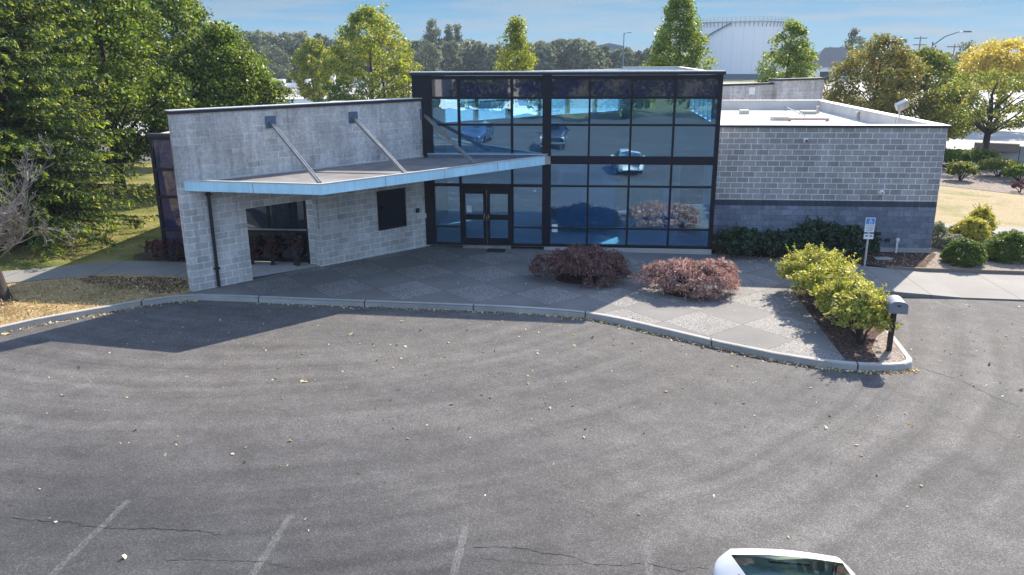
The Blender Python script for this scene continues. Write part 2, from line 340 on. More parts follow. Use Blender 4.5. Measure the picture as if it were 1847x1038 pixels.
M['carwhite'] = m_paint('white_car_paint', (.80, .80, .80)); M['carblack'] = m_paint('black_car_paint', (.012, .013, .018)); M['carblue'] = m_paint('blue_car_paint', (.05, .10, .20), metal=.3)
M['carglass'] = m_glass('car_glass', (.62, .80, .76), (.75, .95, .95), .03, .35)
M['rubber'] = plain('tyre_rubber', (.018, .018, .018), .85); M['chrome'] = plain('chrome', (.8, .8, .82), .12, 1)
M['seat'] = plain('grey_seat_cloth', (.34, .37, .37), .9); M['tail'] = m_paint('tail_lamp', (.45, .02, .02)); M['lamp'] = m_paint('lamp_lens', (.75, .75, .72))
M['tank'] = m_metal_sheet('tank_steel', (.62, .65, .68), 2.9); M['siding'] = plain('white_siding', (.86, .86, .84), .7); M['shingle'] = plain('grey_shingle', (.22, .19, .175), .9)
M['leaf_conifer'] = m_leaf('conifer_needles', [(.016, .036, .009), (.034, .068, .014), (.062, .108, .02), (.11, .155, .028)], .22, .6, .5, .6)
M['leaf_tip'] = m_leaf('conifer_sunlit_tips', [(.09, .16, .016), (.19, .26, .028), (.33, .37, .045), (.46, .44, .08)], .42, .6, .4, .6)  # naturally paler tips, brightened further to paint in sun highlights
M['leaf_dark'] = m_leaf('dense_green_leaves', [(.016, .038, .010), (.055, .105, .017), (.15, .21, .03), (.31, .34, .055)], .36, .5, .5, .6)
M['leaf_yg'] = m_leaf('yellow_green_leaves', [(.07, .12, .015), (.15, .20, .025), (.27, .29, .04), (.38, .34, .07)], .45, .5, .3, .5)
M['leaf_lime'] = m_leaf('light_green_leaves', [(.055, .12, .02), (.12, .19, .035), (.22, .27, .06), (.34, .35, .12)], .45, .5, .3, .5)
M['leaf_olive'] = m_leaf('autumn_olive_leaves', [(.06, .11, .02), (.13, .18, .03), (.22, .24, .05), (.30, .24, .06)], .4, .5, .3, .35)
M['leaf_rust'] = m_leaf('rust_tinged_leaves', [(.08, .11, .03), (.15, .16, .045), (.26, .23, .07), (.32, .20, .08)], .4, .5, .3, .35)
M['leaf_gold'] = m_leaf('golden_leaves', [(.28, .22, .04), (.46, .37, .07), (.58, .49, .13), (.44, .32, .10)], .45, .5, .25, .5)
M['leaf_far'] = m_leaf('far_wood_leaves', [(.075, .095, .055), (.125, .15, .08), (.185, .205, .115), (.25, .23, .15)], .3, .7, .4, .12, (1.2, 1.2, .9))
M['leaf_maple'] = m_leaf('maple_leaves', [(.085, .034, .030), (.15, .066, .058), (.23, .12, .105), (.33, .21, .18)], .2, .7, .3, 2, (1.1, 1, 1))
M['leaf_maple_sun'] = m_leaf('sunlit_maple_leaves', [(.19, .085, .07), (.36, .19, .155), (.52, .33, .27), (.66, .50, .41)], .25, .7, .3, 2, (1.1, 1, .95))  # paler, pinker copy of the maple leaves, sunlight put into the colour
M['leaf_pieris'] = m_leaf('pieris_leaves', [(.10, .16, .016), (.28, .31, .035), (.48, .45, .09), (.66, .56, .28)], .35, .45, .25, 2)
M['leaf_laurel'] = m_leaf('laurel_leaves', [(.010, .028, .014), (.022, .05, .022), (.04, .075, .032), (.07, .10, .05)], .2, .35, .3, 2)
M['leaf_box'] = m_leaf('clipped_leaves', [(.03, .07, .012), (.07, .13, .02), (.13, .19, .03), (.20, .22, .04)], .3, .5, .3, 2)
M['leaf_goldcon'] = m_leaf('gold_conifer_leaves', [(.18, .20, .03), (.36, .36, .05), (.55, .50, .10), (.62, .55, .16)], .35, .5, .2, 2)
M['leaf_grey'] = m_leaf('grey_leaves', [(.12, .15, .10), (.24, .26, .18), (.36, .37, .28), (.45, .42, .33)], .25, .6, .2, 2)
M['leaf_red'] = m_leaf('barberry_leaves', [(.05, .016, .018), (.10, .032, .036), (.17, .06, .06), (.23, .10, .09)], .3, .5, .2, 2)
M['leaf_fall'] = m_leaf('fallen_leaf', [(.12, .07, .03), (.40, .26, .11), (.62, .50, .28), (.72, .64, .46)], .15, .7, .1, 3)
M['straw'] = m_leaf('straw_blades', [(.26, .18, .07), (.42, .31, .15), (.52, .42, .24), (.20, .20, .07)], .25, .8, .25, .6)

# ------------------------------------------------------------------ ground
def sheet(name, pts, z, mat, label=None):
    b = MB(); b.sheet(pts, z); o = b.build(name, mat); struct(o); return o
R = 5200
b = MB()
ring = [(R*math.cos(a*math.pi/24), R*math.sin(a*math.pi/24)) for a in range(48)]
b.sheet(ring, FARZ-.15); struct(b.build('ground', M['field']))
bz = lambda x, y: base(x)
asph = lambda x, y: base(x)-.15
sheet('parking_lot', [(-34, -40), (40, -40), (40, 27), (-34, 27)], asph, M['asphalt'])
KL = [(-24, 4), (-19.5, 10.6), (-16.3, 15.2), (-14.7, 17.5), (-14.26, 18.15), (-13.44, 19.0), (-12.43, 19.97), (-11.7, 20.5), (-11.0, 20.72)]
KP = [(-9.53, 20.72), (-7.72, 20.68), (-5.5, 20.68), (-3.14, 20.66), (-2.1, 20.63), (-1.13, 20.56), (-.5, 20.48), (.08, 20.36), (.55, 20.18), (.96, 19.97), (2.05, 19.27), (3.3, 18.47), (4.46, 17.85), (5.38, 17.50), (5.92, 17.40), (6.4, 17.36), (6.96, 17.40)]
KT = [(7.30, 17.50), (7.52, 17.68), (7.62, 17.92), (7.66, 18.3)]
KR = [(7.76, 19.3), (7.84, 20.6), (7.92, 22.0), (7.95, 23.4)]
# kerb as a ribbon with top and face
def ribbon(pts, w, ztop, zbot):
    P = [Vector((p[0], p[1], 0)) for p in pts]; b = MB(); k = len(P); ring = []
    for i, p in enumerate(P):
        t = (P[min(i+1, k-1)]-P[max(i-1, 0)]).normalized(); n = Vector((-t.y, t.x, 0))
        zt = base(p.x)+ztop; zb = base(p.x)+zbot; o = p; q = p+n*w; e = .025
        ring.append([(o.x, o.y, zb), (o.x+n.x*.012, o.y+n.y*.012, zt-e), (o.x+n.x*(e+.01), o.y+n.y*(e+.01), zt), (q.x, q.y, zt), (q.x, q.y, zb)])
    for i in range(k-1):
        for j in range(4): b.quad(ring[i][j], ring[i+1][j], ring[i+1][j+1], ring[i][j+1])
    b.quad(*ring[0]); b.quad(*reversed(ring[-1])); return b
struct(ribbon(KL+KP+KT+KR, .15, .006, -.2).build('kerb', M['kerb']))
inner = lambda pts: pts
# plaza slab
sheet('plaza', [(-11.55, 20.95), (-11.38, 20.75)]+KP[:14]+[(6.0, 17.45), (6.15, 23.6), (7.95, 23.7), (9.2, 23.6), (9.2, 26.6), (4.4, 27.6), (-5.9, 27.62)], bz, M['plaza'])
sheet('recess_floor', [(-10.3, 22.6), (-8.3, 24.6), (-11.8, 24.6), (-11.8, 22.8)], lambda x, y: base(x)+.012, M['footing'])
sw = lambda x, y: base(x)+.004-.11*min(1, max(0, (x-9.2)/1.9))
b = MB(); b.prism([(7.95, 23.45), (9.2, 23.44), (9.2, 23.75), (7.95, 23.75)], lambda x, y: base(x)-.2, sw); b.prism([(9.2, 23.44), (11.1, 23.43), (11.1, 26.4), (9.2, 26.45)], lambda x, y: base(x)-.25, sw); b.prism([(11.1, 23.43), (40, 23.30), (40, 26.35), (11.1, 26.4)], lambda x, y: base(x)-.25, sw); struct(b.build('sidewalk', M['walk']))
sheet('island_bed', [(6.0, 17.5), (6.96, 17.5), (7.4, 17.7), (7.55, 18.3), (7.75, 20.6), (7.85, 23.6), (6.15, 23.6)], lambda x, y: base(x)-.012, M['mulch'])
sheet('chip_patch', [(6.75, 17.5), (7.0, 17.52), (7.38, 17.72), (7.53, 18.3), (7.68, 19.9), (7.25, 19.3), (6.85, 18.4)], lambda x, y: base(x)-.004, M['chips'])
sheet('wall_bed', [(4.38, 27.25), (6.5, 27.02), (9.4, 26.7), (9.9, 26.42), (16.5, 26.42), (16.8, 28.0), (15.2, 31.8), (12.2, 31.8), (12.2, 28.7), (4.38, 28.7)], lambda x, y: base(x)-.01, M['mulch'])
sheet('chip_bed', [(11.2, 26.44), (16.5, 26.44), (16.8, 28.0), (15.2, 31.8), (12.3, 31.8), (12.35, 28.4)], lambda x, y: base(x)-.004, M['chips'])
b = MB(); b.prism([(9.95, 26.37), (40, 26.30), (40, 26.42), (9.95, 26.47)], lambda x, y: base(x)-.3, lambda x, y: base(x)+.004); tag(b.build('bed_edging', M['wood']), 'thin brown edging strip between the concrete walk and the planted corner bed', 'edging')
# left verge, path and lawn
vp = [(-24, 4)]+KL[1:]+[(-11.2, 21.3), (-12.4, 22.6), (-14.8, 22.62), (-16.6, 21.6), (-18.2, 20.6), (-30, 15), (-40, 5)]
sheet('verge', vp, lambda x, y: base(x)-.006, M['dry'])
b = MB(); b.prism([(-11.3, 21.9), (-12.37, 22.58), (-14.83, 22.6), (-16.7, 21.6), (-18.4, 20.6), (-30, 14), (-31.5, 15.4), (-18.6, 22.3), (-15.5, 24.1), (-13.2, 24.25), (-11, 24.25)], lambda x, y: base(x)-.2, lambda x, y: base(x)+.004); struct(b.build('path', M['walk']))
sheet('lawn', [(-11.0, 24.2), (-13.2, 24.2), (-15.5, 24.05), (-18.6, 22.25), (-31.5, 15.3), (-60, 15), (-60, 44), (-34, 46.5), (-22, 48.5), (-12, 50)], lambda x, y: base(x)-.01, M['lawn'])
sheet('barberry_bed', [(-13.2, 24.27), (-15.1, 24.3), (-15.5, 25.1), (-14.4, 26.4), (-13.5, 26.4), (-11.5, 26)], lambda x, y: base(x)+.0, M['mulch'])
# right lawn, garden path, bank
sheet('dry_grass', [(12.2, 28.6), (16.8, 27.9), (16.7, 26.42), (60, 26.2), (60, 52), (12.2, 52)], lambda x, y: base(x)-.03, M['rlawn'])
sheet('garden_path', [(12.3, 32.4), (15.0, 32.4), (17.2, 32.2), (26, 29.8), (26, 31.4), (18.0, 33.6), (15.2, 34.0), (12.3, 34.0)], lambda x, y: base(x)-.012, M['walk'])
sheet('bank', [(15.5, 43.5), (19.3, 44.6), (21.9, 42.2), (24, 40.5), (40, 33), (48, 46), (27, 52.4), (16, 52.4)], lambda x, y: base(x)-.014, M['chips'])
sheet('yard', [(-140, 62), (60, 57), (200, 40), (260, 235), (90, 215), (-60, 205), (-150, 215)], FARZ-.02, M['yard'])
sheet('road', [(-140, 42), (-34, 47.2), (-12, 50.8), (-12, 61), (-140, 62.5)], FARZ+.45, M['asphalt'])
sheet('road', [(-11.9, 50.8), (16, 53), (60, 52.5), (160, 30), (160, 36), (60, 58.5), (-11.9, 61)], FARZ+.43, M['yard'])

# ------------------------------------------------------------------ parking marks, cracks, leaves
for i, (x, y1) in enumerate([(-7.18, 10.48), (-4.46, 10.36), (-1.72, 10.33), (.97, 10.27)]):
    b = MB(); b.sheet([(x-.055, 3.5), (x+.055, 3.5), (x+.055, y1), (x-.055, y1)], lambda X, y: asph(X, y)+.004); struct(b.build('parking_line', M['line']))
b = MB()
for (px, py, l, w, a) in [(1700, 549, .55, .12, 2.2), (1712, 553, .5, .1, 2.2), (1726, 551, .6, .09, 2.4), (1741, 549, .2, .2, 0)]:
    c = gat(px, py, -.42); R2 = Matrix.Rotation(a, 3, 'Z')
    b.sheet([tuple((c+R2@Vector((sx*l/2, sy*w/2, 0)))[:2]) for sx, sy in ((-1, -1), (1, -1), (1, 1), (-1, 1))], lambda X, y: asph(X, y)+.004)
struct(b.build('worn_marking', M['line']))
rng = random.Random(5)
def crack(pts, w=.014):
    b = MB(); P = []
    for (x0, y0), (x1, y1) in zip(pts[:-1], pts[1:]):
        k = max(2, int(math.hypot(x1-x0, y1-y0)/.07))
        for i in range(k): P.append((x0+(x1-x0)*i/k, y0+(y1-y0)*i/k))
    P = [(x+rng.gauss(0, .012), y+rng.gauss(0, .014)) for x, y in P]
    for i in range(len(P)-1):
        if rng.random() < .06: continue
        a = Vector((*P[i], 0)); c = Vector((*P[i+1], 0)); n = (c-a).normalized().cross(Vector((0, 0, 1)))
        w0 = w*rng.uniform(.3, 1.1)
        b.quad(*[(q.x, q.y, asph(q.x, q.y)+.005) for q in (a-n*w0/2, c-n*w0/2, c+n*w0/2, a+n*w0/2)])
    struct(b.build('crack', M['crack']))
def gp(px, py): p = gat(px, py, -.3); return (p.x, p.y)
crack([gp(*p) for p in [(0, 942), (60, 951), (120, 953), (180, 963), (290, 964), (350, 966), (400, 972), (440, 975)]], .016)
crack([gp(*p) for p in [(300, 1021), (360, 1018), (400, 1020), (470, 1020), (540, 1036)]], .010)
crack([gp(*p) for p in [(855, 990), (940, 990), (980, 1000), (1020, 1001), (1060, 1018), (1110, 1021), (1170, 1016), (1230, 1029), (1260, 1024), (1290, 1025)]], .017)
crack([gp(*p) for p in [(870, 1010), (940, 1016), (1000, 1021), (1060, 1020)]], .009)
crack([gp(*p) for p in [(1650, 655), (1700, 668), (1740, 682), (1790, 707), (1847, 728)]], .03)
crack([gp(*p) for p in [(1520, 1035), (1600, 1034), (1700, 1040)]], .01)
crack([gp(*p) for p in [(1690, 627), (1730, 632), (1770, 634)]], .02)
# ------------------------------------------------------------------ leaves
def cards(P, size, asp=.55, rs=None, up=.0, axis=None, flop=1.0):
    rs = rs or np.random.RandomState(1); n = len(P); P = np.asarray(P, float)
    nn = rs.normal(size=(n, 3)); nn[:, 2] += up; nn /= np.linalg.norm(nn, axis=1, keepdims=True)
    t = rs.normal(size=(n, 3))*flop
    if axis is not None: t += axis
    t -= nn*np.sum(t*nn, 1, keepdims=True); t /= np.linalg.norm(t, axis=1, keepdims=True)+1e-9
    bb = np.cross(nn, t); s = (np.asarray(size)*rs.uniform(.65, 1.3, n))[:, None]
    V = np.stack([P-t*s*.5, P+bb*s*asp*.5+t*s*.05, P+t*s*.5, P-bb*s*asp*.5+t*s*.05], 1).reshape(-1, 3)
    return V, np.arange(4*n).reshape(n, 4)
rs = np.random.RandomState(3)
P = []
kb = KP+KT[:2]
for i in range(len(kb)-1):
    a, c = np.array(kb[i]), np.array(kb[i+1]); l = np.hypot(*(c-a)); t = (c-a)/l; nrm = np.array([t[1], -t[0]])
    dens = 45+ (110 if c[0] > -1 else 0)
    for k in range(int(l*dens)):
        P.append(a+t*rs.uniform(0, l)+nrm*(.03+abs(rs.normal())*.085))
for i in range(3, len(KL)-1):
    a, c = np.array(KL[i]), np.array(KL[i+1]); l = np.hypot(*(c-a)); t = (c-a)/l; nrm = np.array([t[1], -t[0]])
    for k in range(int(l*75)): P.append(a+t*rs.uniform(0, l)+nrm*(.03+abs(rs.normal())*.10))
for k in range(480):  # thinning drift over the lot
    x = rs.normal(-.5, 6.5); y = 20-abs(rs.normal())*4.2
    P.append(np.array([x, y]))
for k in range(22):
    c0 = np.array([rs.uniform(-11, 12), rs.uniform(7.5, 20)])
    for q in range(rs.randint(1, 9)): P.append(c0+rs.normal(size=2)*np.array([.5, .35]))
for k in range(60): P.append(np.array([rs.uniform(-13, 14), rs.uniform(7.5, 20)]))
for k in range(120): P.append(np.array([rs.uniform(7.9, 13), rs.uniform(16, 23)]))
P = np.array(P)
def edge_y(x):
    return np.interp(x, [p[0] for p in KL+KP+KT], [p[1] for p in KL+KP+KT])
keep = (P[:, 1] < edge_y(P[:, 0])-.02) | (P[:, 0] > 7.7); P = P[keep]
P3 = np.c_[P, -.0125*(P[:, 0]+11.4)-.15+.018]
V, Q = cards(P3, np.clip(rs.lognormal(-2.95, .40, len(P3)), .03, .13), .6, rs, up=1.6); tag(npmesh('fallen_leaves', V, Q, M['leaf_fall']), kind='stuff')
soil = m_mulch('bare_soil_litter', (.05, .03, .022), (.15, .095, .06), (.40, .30, .18))
rr = random.Random(12); ctr = [(-15.2, 22.3), (-13.6, 22.35), (-12.45, 22.4), (-11.75, 21.6), (-11.75, 20.9), (-12.4, 20.75), (-13.1, 21.15), (-13.7, 21.0), (-14.3, 21.5), (-14.9, 21.45), (-15.6, 21.9)]
pp = []
for i, (x, y) in enumerate(ctr):
    x2, y2 = ctr[(i+1) % len(ctr)]
    for q in range(6):
        f = q/6; pp.append((x+(x2-x)*f+rr.gauss(0, .05), y+(y2-y)*f+rr.gauss(0, .05)))
sheet('bare_soil', pp, lambda x, y: base(x)-.001, soil)
sheet('bare_soil', [(-17.0+1.25*math.cos(t)*(1+.15*math.sin(5*t)), 19.3+1.0*math.sin(t)*(1+.15*math.cos(4*t))) for t in np.linspace(0, 6.28, 40)[:-1]], lambda x, y: base(x)-.001, soil)
# grass tufts on the dry verge and the lawn edge
def blades(name, poly_box, n, h, mat, test, zf, seed):
    rs = np.random.RandomState(seed); x0, x1, y0, y1 = poly_box
    X = rs.uniform(x0, x1, n); Y = rs.uniform(y0, y1, n); k = test(X, Y); X = X[k]; Y = Y[k]
    P = np.c_[X, Y, zf(X)+h*.35]; V, Q = cards(P, h, .22, rs, axis=np.array([0, 0, 1.2]), flop=.8)
    tag(npmesh(name, V, Q, mat), kind='stuff')
bx = lambda X: -.0125*(X+11.4)
kx = [p[0] for p in KL]; ky = [p[1] for p in KL]
blades('dry_grass_tufts', (-18, -11.6, 14, 22.4), 9000, .10, M['straw'], lambda X, Y: (Y > np.interp(X, kx, ky)+.25) & (Y < np.interp(X, [-18, -16.6, -14.8, -12.3], [20.4, 21.4, 22.4, 22.4])), bx, 4)
blades('lawn_tufts', (-24, -13, 22, 40), 9000, .09, M['straw'], lambda X, Y: Y > np.interp(X, [-30, -18.6, -15.5, -13.2], [16.2, 22.6, 25.2, 26.6]), bx, 6)

def litter(name, n, xs, ys, z, test, size, seed):
    rs = np.random.RandomState(seed); X = rs.uniform(*xs, n); Y = rs.uniform(*ys, n); k = test(X, Y); X, Y = X[k], Y[k]
    V, Q = cards(np.c_[X, Y, z(X)+.012], size, .5, rs, up=1.8); tag(npmesh(name, V, Q, M['leaf_fall']), kind='stuff')
litter('verge_litter', 2600, (-18, -11.6), (14, 22.4), bx, lambda X, Y: (Y > np.interp(X, kx, ky)+.2) & (Y < np.interp(X, [-18, -16.6, -14.8, -12.3], [20.3, 21.3, 22.3, 22.3])), .08, 15)
litter('plaza_litter', 260, (-10, 8), (17.6, 26.4), bx, lambda X, Y: (Y > edge_y(X)+.2) & (Y > 21.1+(X+11.38)*1.119-(X > -5.6)*50), .05, 16)
litter('bed_litter', 900, (4.5, 12), (26.5, 28.4), bx, lambda X, Y: Y > 0, .06, 17)
# ------------------------------------------------------------------ building
B = empty('office_building', (0, 27.43, 0), 'grey block office building with a blue glass entrance hall and pale blue canopy', 'building')
Y0 = 27.43
BI = Matrix.Translation((0, -Y0, 0))
def part(b, name, mat, parent=B, **k):
    if parent is B: b.v = [(x, y-Y0, z) for x, y, z in b.v]
    return b.build(name, mat, parent, **k)
def sub(b, name, mat, par, **k):
    b.v = [(x, y-Y0, z) for x, y, z in b.v]; return b.build(name, mat, par, **k)
# curtain wall
fr = MB(); g = .07
cols_r = [-1.42, 0.02, 1.42, 2.85, 4.31]; cols_l = [-5.42, -4.45, -2.62, -1.42]
rows = [0.0, .68, 2.17, 3.07, 4.26, 5.16, 5.88]
def vbar(x, z0, z1, w=g, d=.05): fr.box(x-w/2, x+w/2, Y0-d, Y0+.10, z0, z1)
fr.box(-6.05, -5.38, Y0-.05, Y0+.15, 0, 5.9)         # dark corner panel
vbar(-1.42, 0, 5.9, .30, .06); vbar(4.31, -.005, 5.9, .14, .055)
for x in (.02, 1.42, 2.85): vbar(x, 0.06, 5.86)
for x in (-4.45, -2.62): vbar(x, 0, 5.86, .085)
def hbar(x0, x1, z, h=g, d=.045): fr.box(x0, x1, Y0-d, Y0+.09, z-h/2, z+h/2)
for z, h in ((.05, .1), (.68, .06), (2.17, .07), (3.07, .28), (4.26, .07), (5.16, .08), (5.83, .12)): hbar(-1.27, 4.24, z, h)
for z, h in ((3.07, .28), (4.26, .07), (5.16, .08), (5.83, .12), (2.17, .10)): hbar(-5.38, -1.57, z, h)
for a, c in ((-5.38, -4.49), (-2.58, -1.57)):
    hbar(a, c, .05, .1); hbar(a, c, .68, .06)
fr.box(-4.407, -2.663, Y0-.044, Y0+.09, 2.0, 2.12)
cw = part(fr, 'curtain_wall', M['bronze'])
cw['label'] = 'dark bronze grid framing the tall blue glass front'
def pane(x0, x1, z0, z1, mat, name='glass_pane'):
    b = MB(); b.box(x0, x1, Y0+.012, Y0+.024, z0, z1); ta, tb_ = rng.gauss(0, .0022), rng.gauss(0, .0022)   # no two panes hang quite true
    b.v = [(x, y+ta*(x-(x0+x1)/2)+tb_*(z-(z0+z1)/2), z) for x, y, z in b.v]; sub(b, name, mat, cw)
for cs in (cols_r, cols_l):
    for i in range(len(cs)-1):
        x0, x1 = cs[i]+.03, cs[i+1]-.03
        for j in range(6):
            z0, z1 = rows[j], rows[j+1]
            if cs is cols_l and i == 1 and j < 2: continue
            m, nm = (M['spandrel'], 'spandrel_pane') if j == 5 else (M['glass'], 'glass_pane')
            pane(x0, x1, z0+.02, z1-.02, m, nm)
# parapet cap of the hall
b = MB(); b.box(-6.12, 4.45, Y0-.10, Y0+.25, 5.9, 5.99); part(b, 'hall_parapet', M['cap'], bevel=.01)
b = MB(); b.box(-6.12, 4.45, Y0-.09, Y0+.3, 5.993, 6.03); part(b, 'cap_flashing', M['capedge'])
P1, P2 = (-6.0, 32.8), (1.6, 40.0)
b = MB(); b.prism([(-6.1, Y0+.31), (4.40, Y0+.31), (4.40, 40.2), (1.5, 40.2), (-6.1, 33.0)], 5.50, 5.58); part(b, 'hall_roof', M['membrane'])
b = MB(); b.box(4.2, 4.44, Y0+.31, 40.3, 5.861, 5.95); b.box(1.6, 4.2, 40.02, 40.3, 5.861, 5.95); part(b, 'roof_upstand', M['capedge'])
b = MB(); b.box(-6.1, -5.85, Y0+.31, 32.9, 5.861, 5.95); part(b, 'roof_upstand', M['cap'])
b = MB(); b.box(-1.5, 4.37, Y0-.04, Y0+.12, -.35, -.004); part(b, 'footing', M['footing'])
# interior of the hall
b = MB(); b.prism([(-6, Y0+.1), (4.2, Y0+.1), (4.2, 39.9), (1.6, 39.9), (-6, 32.7)], -.05, .03); part(b, 'hall_floor', M['infloor'])
b = MB(); b.box(4.20, 4.40, Y0+.12, 40.1, -.2, 4.30); b.box(4.20, 4.40, Y0+.12, 40.1, 5.45, 5.86); b.box(4.2, 4.4, Y0+.12, Y0+.9, 4.302, 5.448); b.box(4.2, 4.4, 34.4, 40.1, 4.302, 5.448)
for y in (29.4, 30.6, 31.8, 33.1): b.box(4.22, 4.38, y-.05, y+.05, 4.302, 5.448)
part(b, 'side_wall', M['inwall'])
d = Vector((P2[0]-P1[0], P2[1]-P1[1], 0)); ln = d.length; an = math.atan2(d.y, d.x)
MW = Matrix.Translation((P1[0], P1[1]-0, 0)) @ Matrix.Rotation(an, 4, 'Z')
b = MB(); b.box(0, ln, 0, .2, 0, 3.85, MW); b.box(0, ln, 0, .2, 5.45, 5.86, MW); b.box(-.2, 0, 0, .2, 0, 5.86, MW)
part(b, 'rear_wall', M['inwall'])
b = MB(); b.box(0, ln, -.12, .24, 3.852, 3.90, MW)
for i in range(7):
    s = ln*i/6; b.box(max(0, s-.09), min(ln, s+.09), .02, .18, 3.9, 5.448, MW)
b.box(0, ln, .06, .12, 4.62, 4.68, MW); part(b, 'clerestory', M['white'])
b = MB(); b.box(1.6, 4.2, 40.0, 40.2, 0, 5.86); part(b, 'inner_wall', M['inwall'])
b = MB(); b.box(-6.05, -5.9, Y0+.16, 32.9, 0, 5.86); part(b, 'hall_side', M['bronze'])
b = MB(); b.box(-1.2, 1.1, 31.0, 31.15, 0.03, 2.6); part(b, 'partition', M['inwall'])
b = MB(); b.box(-3.4, -1.2, 33.0, 33.15, .03, 2.6); part(b, 'partition', M['inwall'])
b = MB(); b.box(3.4, 4.19, 29.2, 29.35, .03, 3.0); part(b, 'partition', M['plate'])
b = MB(); b.box(2.72, 2.92, 28.4, 28.5, .05, 2.0); b.prism([(2.45, 28.2), (3.15, 28.2), (3.15, 28.7), (2.45, 28.7)], .031, .07)
b.quad((2.95, 28.45, 2.0), (3.02, 28.45, 2.0), (3.18, 28.45, .07), (3.05, 28.45, .07)); part(b, 'display_stand', M['white'])
# notices
b = MB(); b.box(-1.22, -1.02, Y0-.004, Y0+.010, .52, .80); part(b, 'window_notice', M['paper'])
# entrance doors
def door(x0, x1, hx):
    D = MB(); y0, y1 = Y0-.05, Y0+.02
    D.box(x0, x0+.11, y0, y1, .02, 2.0); D.box(x1-.11, x1, y0, y1, .02, 2.0)
    D.box(x0+.11, x1-.11, y0, y1, 1.87, 2.0); D.box(x0+.11, x1-.11, y0, y1, .94, 1.13); D.box(x0+.11, x1-.11, y0, y1, .02, .28)
    o = part(D, 'door', M['bronze'], bevel=.004)
    for z0, z1 in ((.29, .93), (1.14, 1.86)):
        b = MB(); b.box(x0+.115, x1-.115, Y0-.012, Y0, z0, z1); sub(b, 'door_glass', M['glass'], o)
    b = MB(); s = 1 if hx > (x0+x1)/2 else -1
    b.tube([(hx, y0, 1.15), (hx, y0-.06, 1.13), (hx-s*.03, y0-.07, 1.03), (hx, y0-.06, .93), (hx, y0, .91)], .014, 8); sub(b, 'handle', M['brass'], o, smooth=True)
    return o
d1 = door(-4.40, -3.545, -3.60); d2 = door(-3.525, -2.67, -3.47)
b = MB(); b.box(-4.25, -4.08, Y0-.02, Y0-.013, 1.2, 1.44); sub(b, 'notice', M['paper'], d1)
b = MB(); b.box(-4.40, -2.67, Y0-.12, Y0+.05, -.14, .018); part(b, 'threshold', M['steel'])
b = MB(); b.box(-3.5, -2.85, Y0-.62, Y0-.12, base(-3)+.002, base(-3)+.016); part(b, 'door_mat', M['rubber'])
# angled entrance wall: local x along the wall, front face at y = 0
WA = Vector((-11.381, 21.073, 0)); WANG = math.radians(48.23)
WM = Matrix.Translation((WA.x, WA.y-Y0, 0)) @ Matrix.Rotation(WANG, 4, 'Z')
W2 = Matrix.Translation((WA.x, WA.y, 0)) @ Matrix.Rotation(WANG, 4, 'Z')
b = MB(); b.box(0, 8.66, 0, .30, 3.06, 5.06); ow = b.build('angled_wall', M['cmu_old'], B, M=WM)
b = MB(); b.box(0, 1.83, .001, .30, -.3, 3.058); b.box(4.19, 8.66, .001, .30, -.3, 3.058); b.box(1.83, 4.19, .001, .30, 2.2, 3.058)
ol = b.build('angled_wall_base', M['cmu_low'], B, M=WM)
b = MB(); b.box(-.06, 8.72, -.05, .36, 5.062, 5.14); b.build('wall_cap', M['cap'], B, M=WM)
b = MB(); b.box(-.05, 8.72, -.03, .35, 5.142, 5.165); b.build('cap_edge', M['capedge'], B, M=WM)
# small window in the angled wall
b = MB()
for q in ((6.46, 7.62, .81, .87), (6.46, 7.62, 2.11, 2.17), (6.46, 6.52, .87, 2.11), (7.56, 7.62, .87, 2.11)): b.box(q[0], q[1], -.022, .05, q[2], q[3])
wn = b.build('window', M['bronze'], B, M=WM)
b = MB(); b.box(6.52, 7.56, -.008, -.002, .87, 2.11); b.build('pane', M['nightglass'], wn)
b = MB(); b.box(8.05, 8.17, -.05, 0, 1.22, 1.38); b.build('card_reader', M['black'], B, M=WM)
b = MB(); b.box(7.9, 8.45, -.22, 0, 2.72, 2.84); b.build('soffit_light', M['steel'], B, M=WM)
b = MB(); b.box(8.42, 8.54, -.03, 0, .98, 1.14); b.build('wall_notice', M['paper'], B, M=WM)
b = MB(); b.tube([(.74, -.07, 3.0), (.74, -.07, .02)], .05, 10)
for z in (2.75, .55): b.box(.66, .82, -.13, 0, z, z+.05)
b.build('downpipe', M['black'], B, M=WM, smooth=False)
# recessed glazing and left wing
b = MB(); YG = 24.5
for x in (-14.05, -12.6, -11.45, -10.35, -9.1): b.box(x-.05, x+.05, YG, YG+.1, base(x)-.2, 4.1)
for z in (.08, 1.05, 2.15, 3.05, 4.05): b.box(-14.05, -9.1, YG+.005, YG+.09, z-.05, z+.05)
rg = part(b, 'recessed_window', M['bronze'])
b = MB(); b.box(-12.6, -9.1, YG-.03, YG, 1.10, 1.14); sub(b, 'sill', M['steel'], rg)
for i, (x0, x1) in enumerate(((-14, -12.6), (-12.6, -11.45), (-11.45, -10.35), (-10.35, -9.1))):
    for z0, z1 in ((.08, 1.05), (1.05, 2.15), (2.15, 3.05), (3.05, 4.05)):
        bb = MB(); bb.box(x0+.04, x1-.04, YG+.03, YG+.045, z0+.04, z1-.04); sub(bb, 'pane', M['spandrel'] if z0 > 3 or x0 < -12.7 else M['darkglass'], rg)
b = MB(); b.box(-14.1, -8.95, YG-.06, YG+.25, 4.105, 4.2); part(b, 'wing_cap', M['cap'])
b = MB(); b.box(-9.04, -8.75, 24.46, 24.7, -.2, 4.1); part(b, 'return_wall', M['cmu_low'])
b = MB(); b.box(-14.1, -8.75, YG+.12, 43.6, 3.70, 3.78); part(b, 'wing_roof', M['white_roof'])
b = MB(); b.box(-14.1, -13.85, YG+.27, 43.4, -.3, 4.15); b.box(-14.1, -4.0, 43.4, 43.65, -.3, 4.15); part(b, 'wing_wall', M['white_roof'])
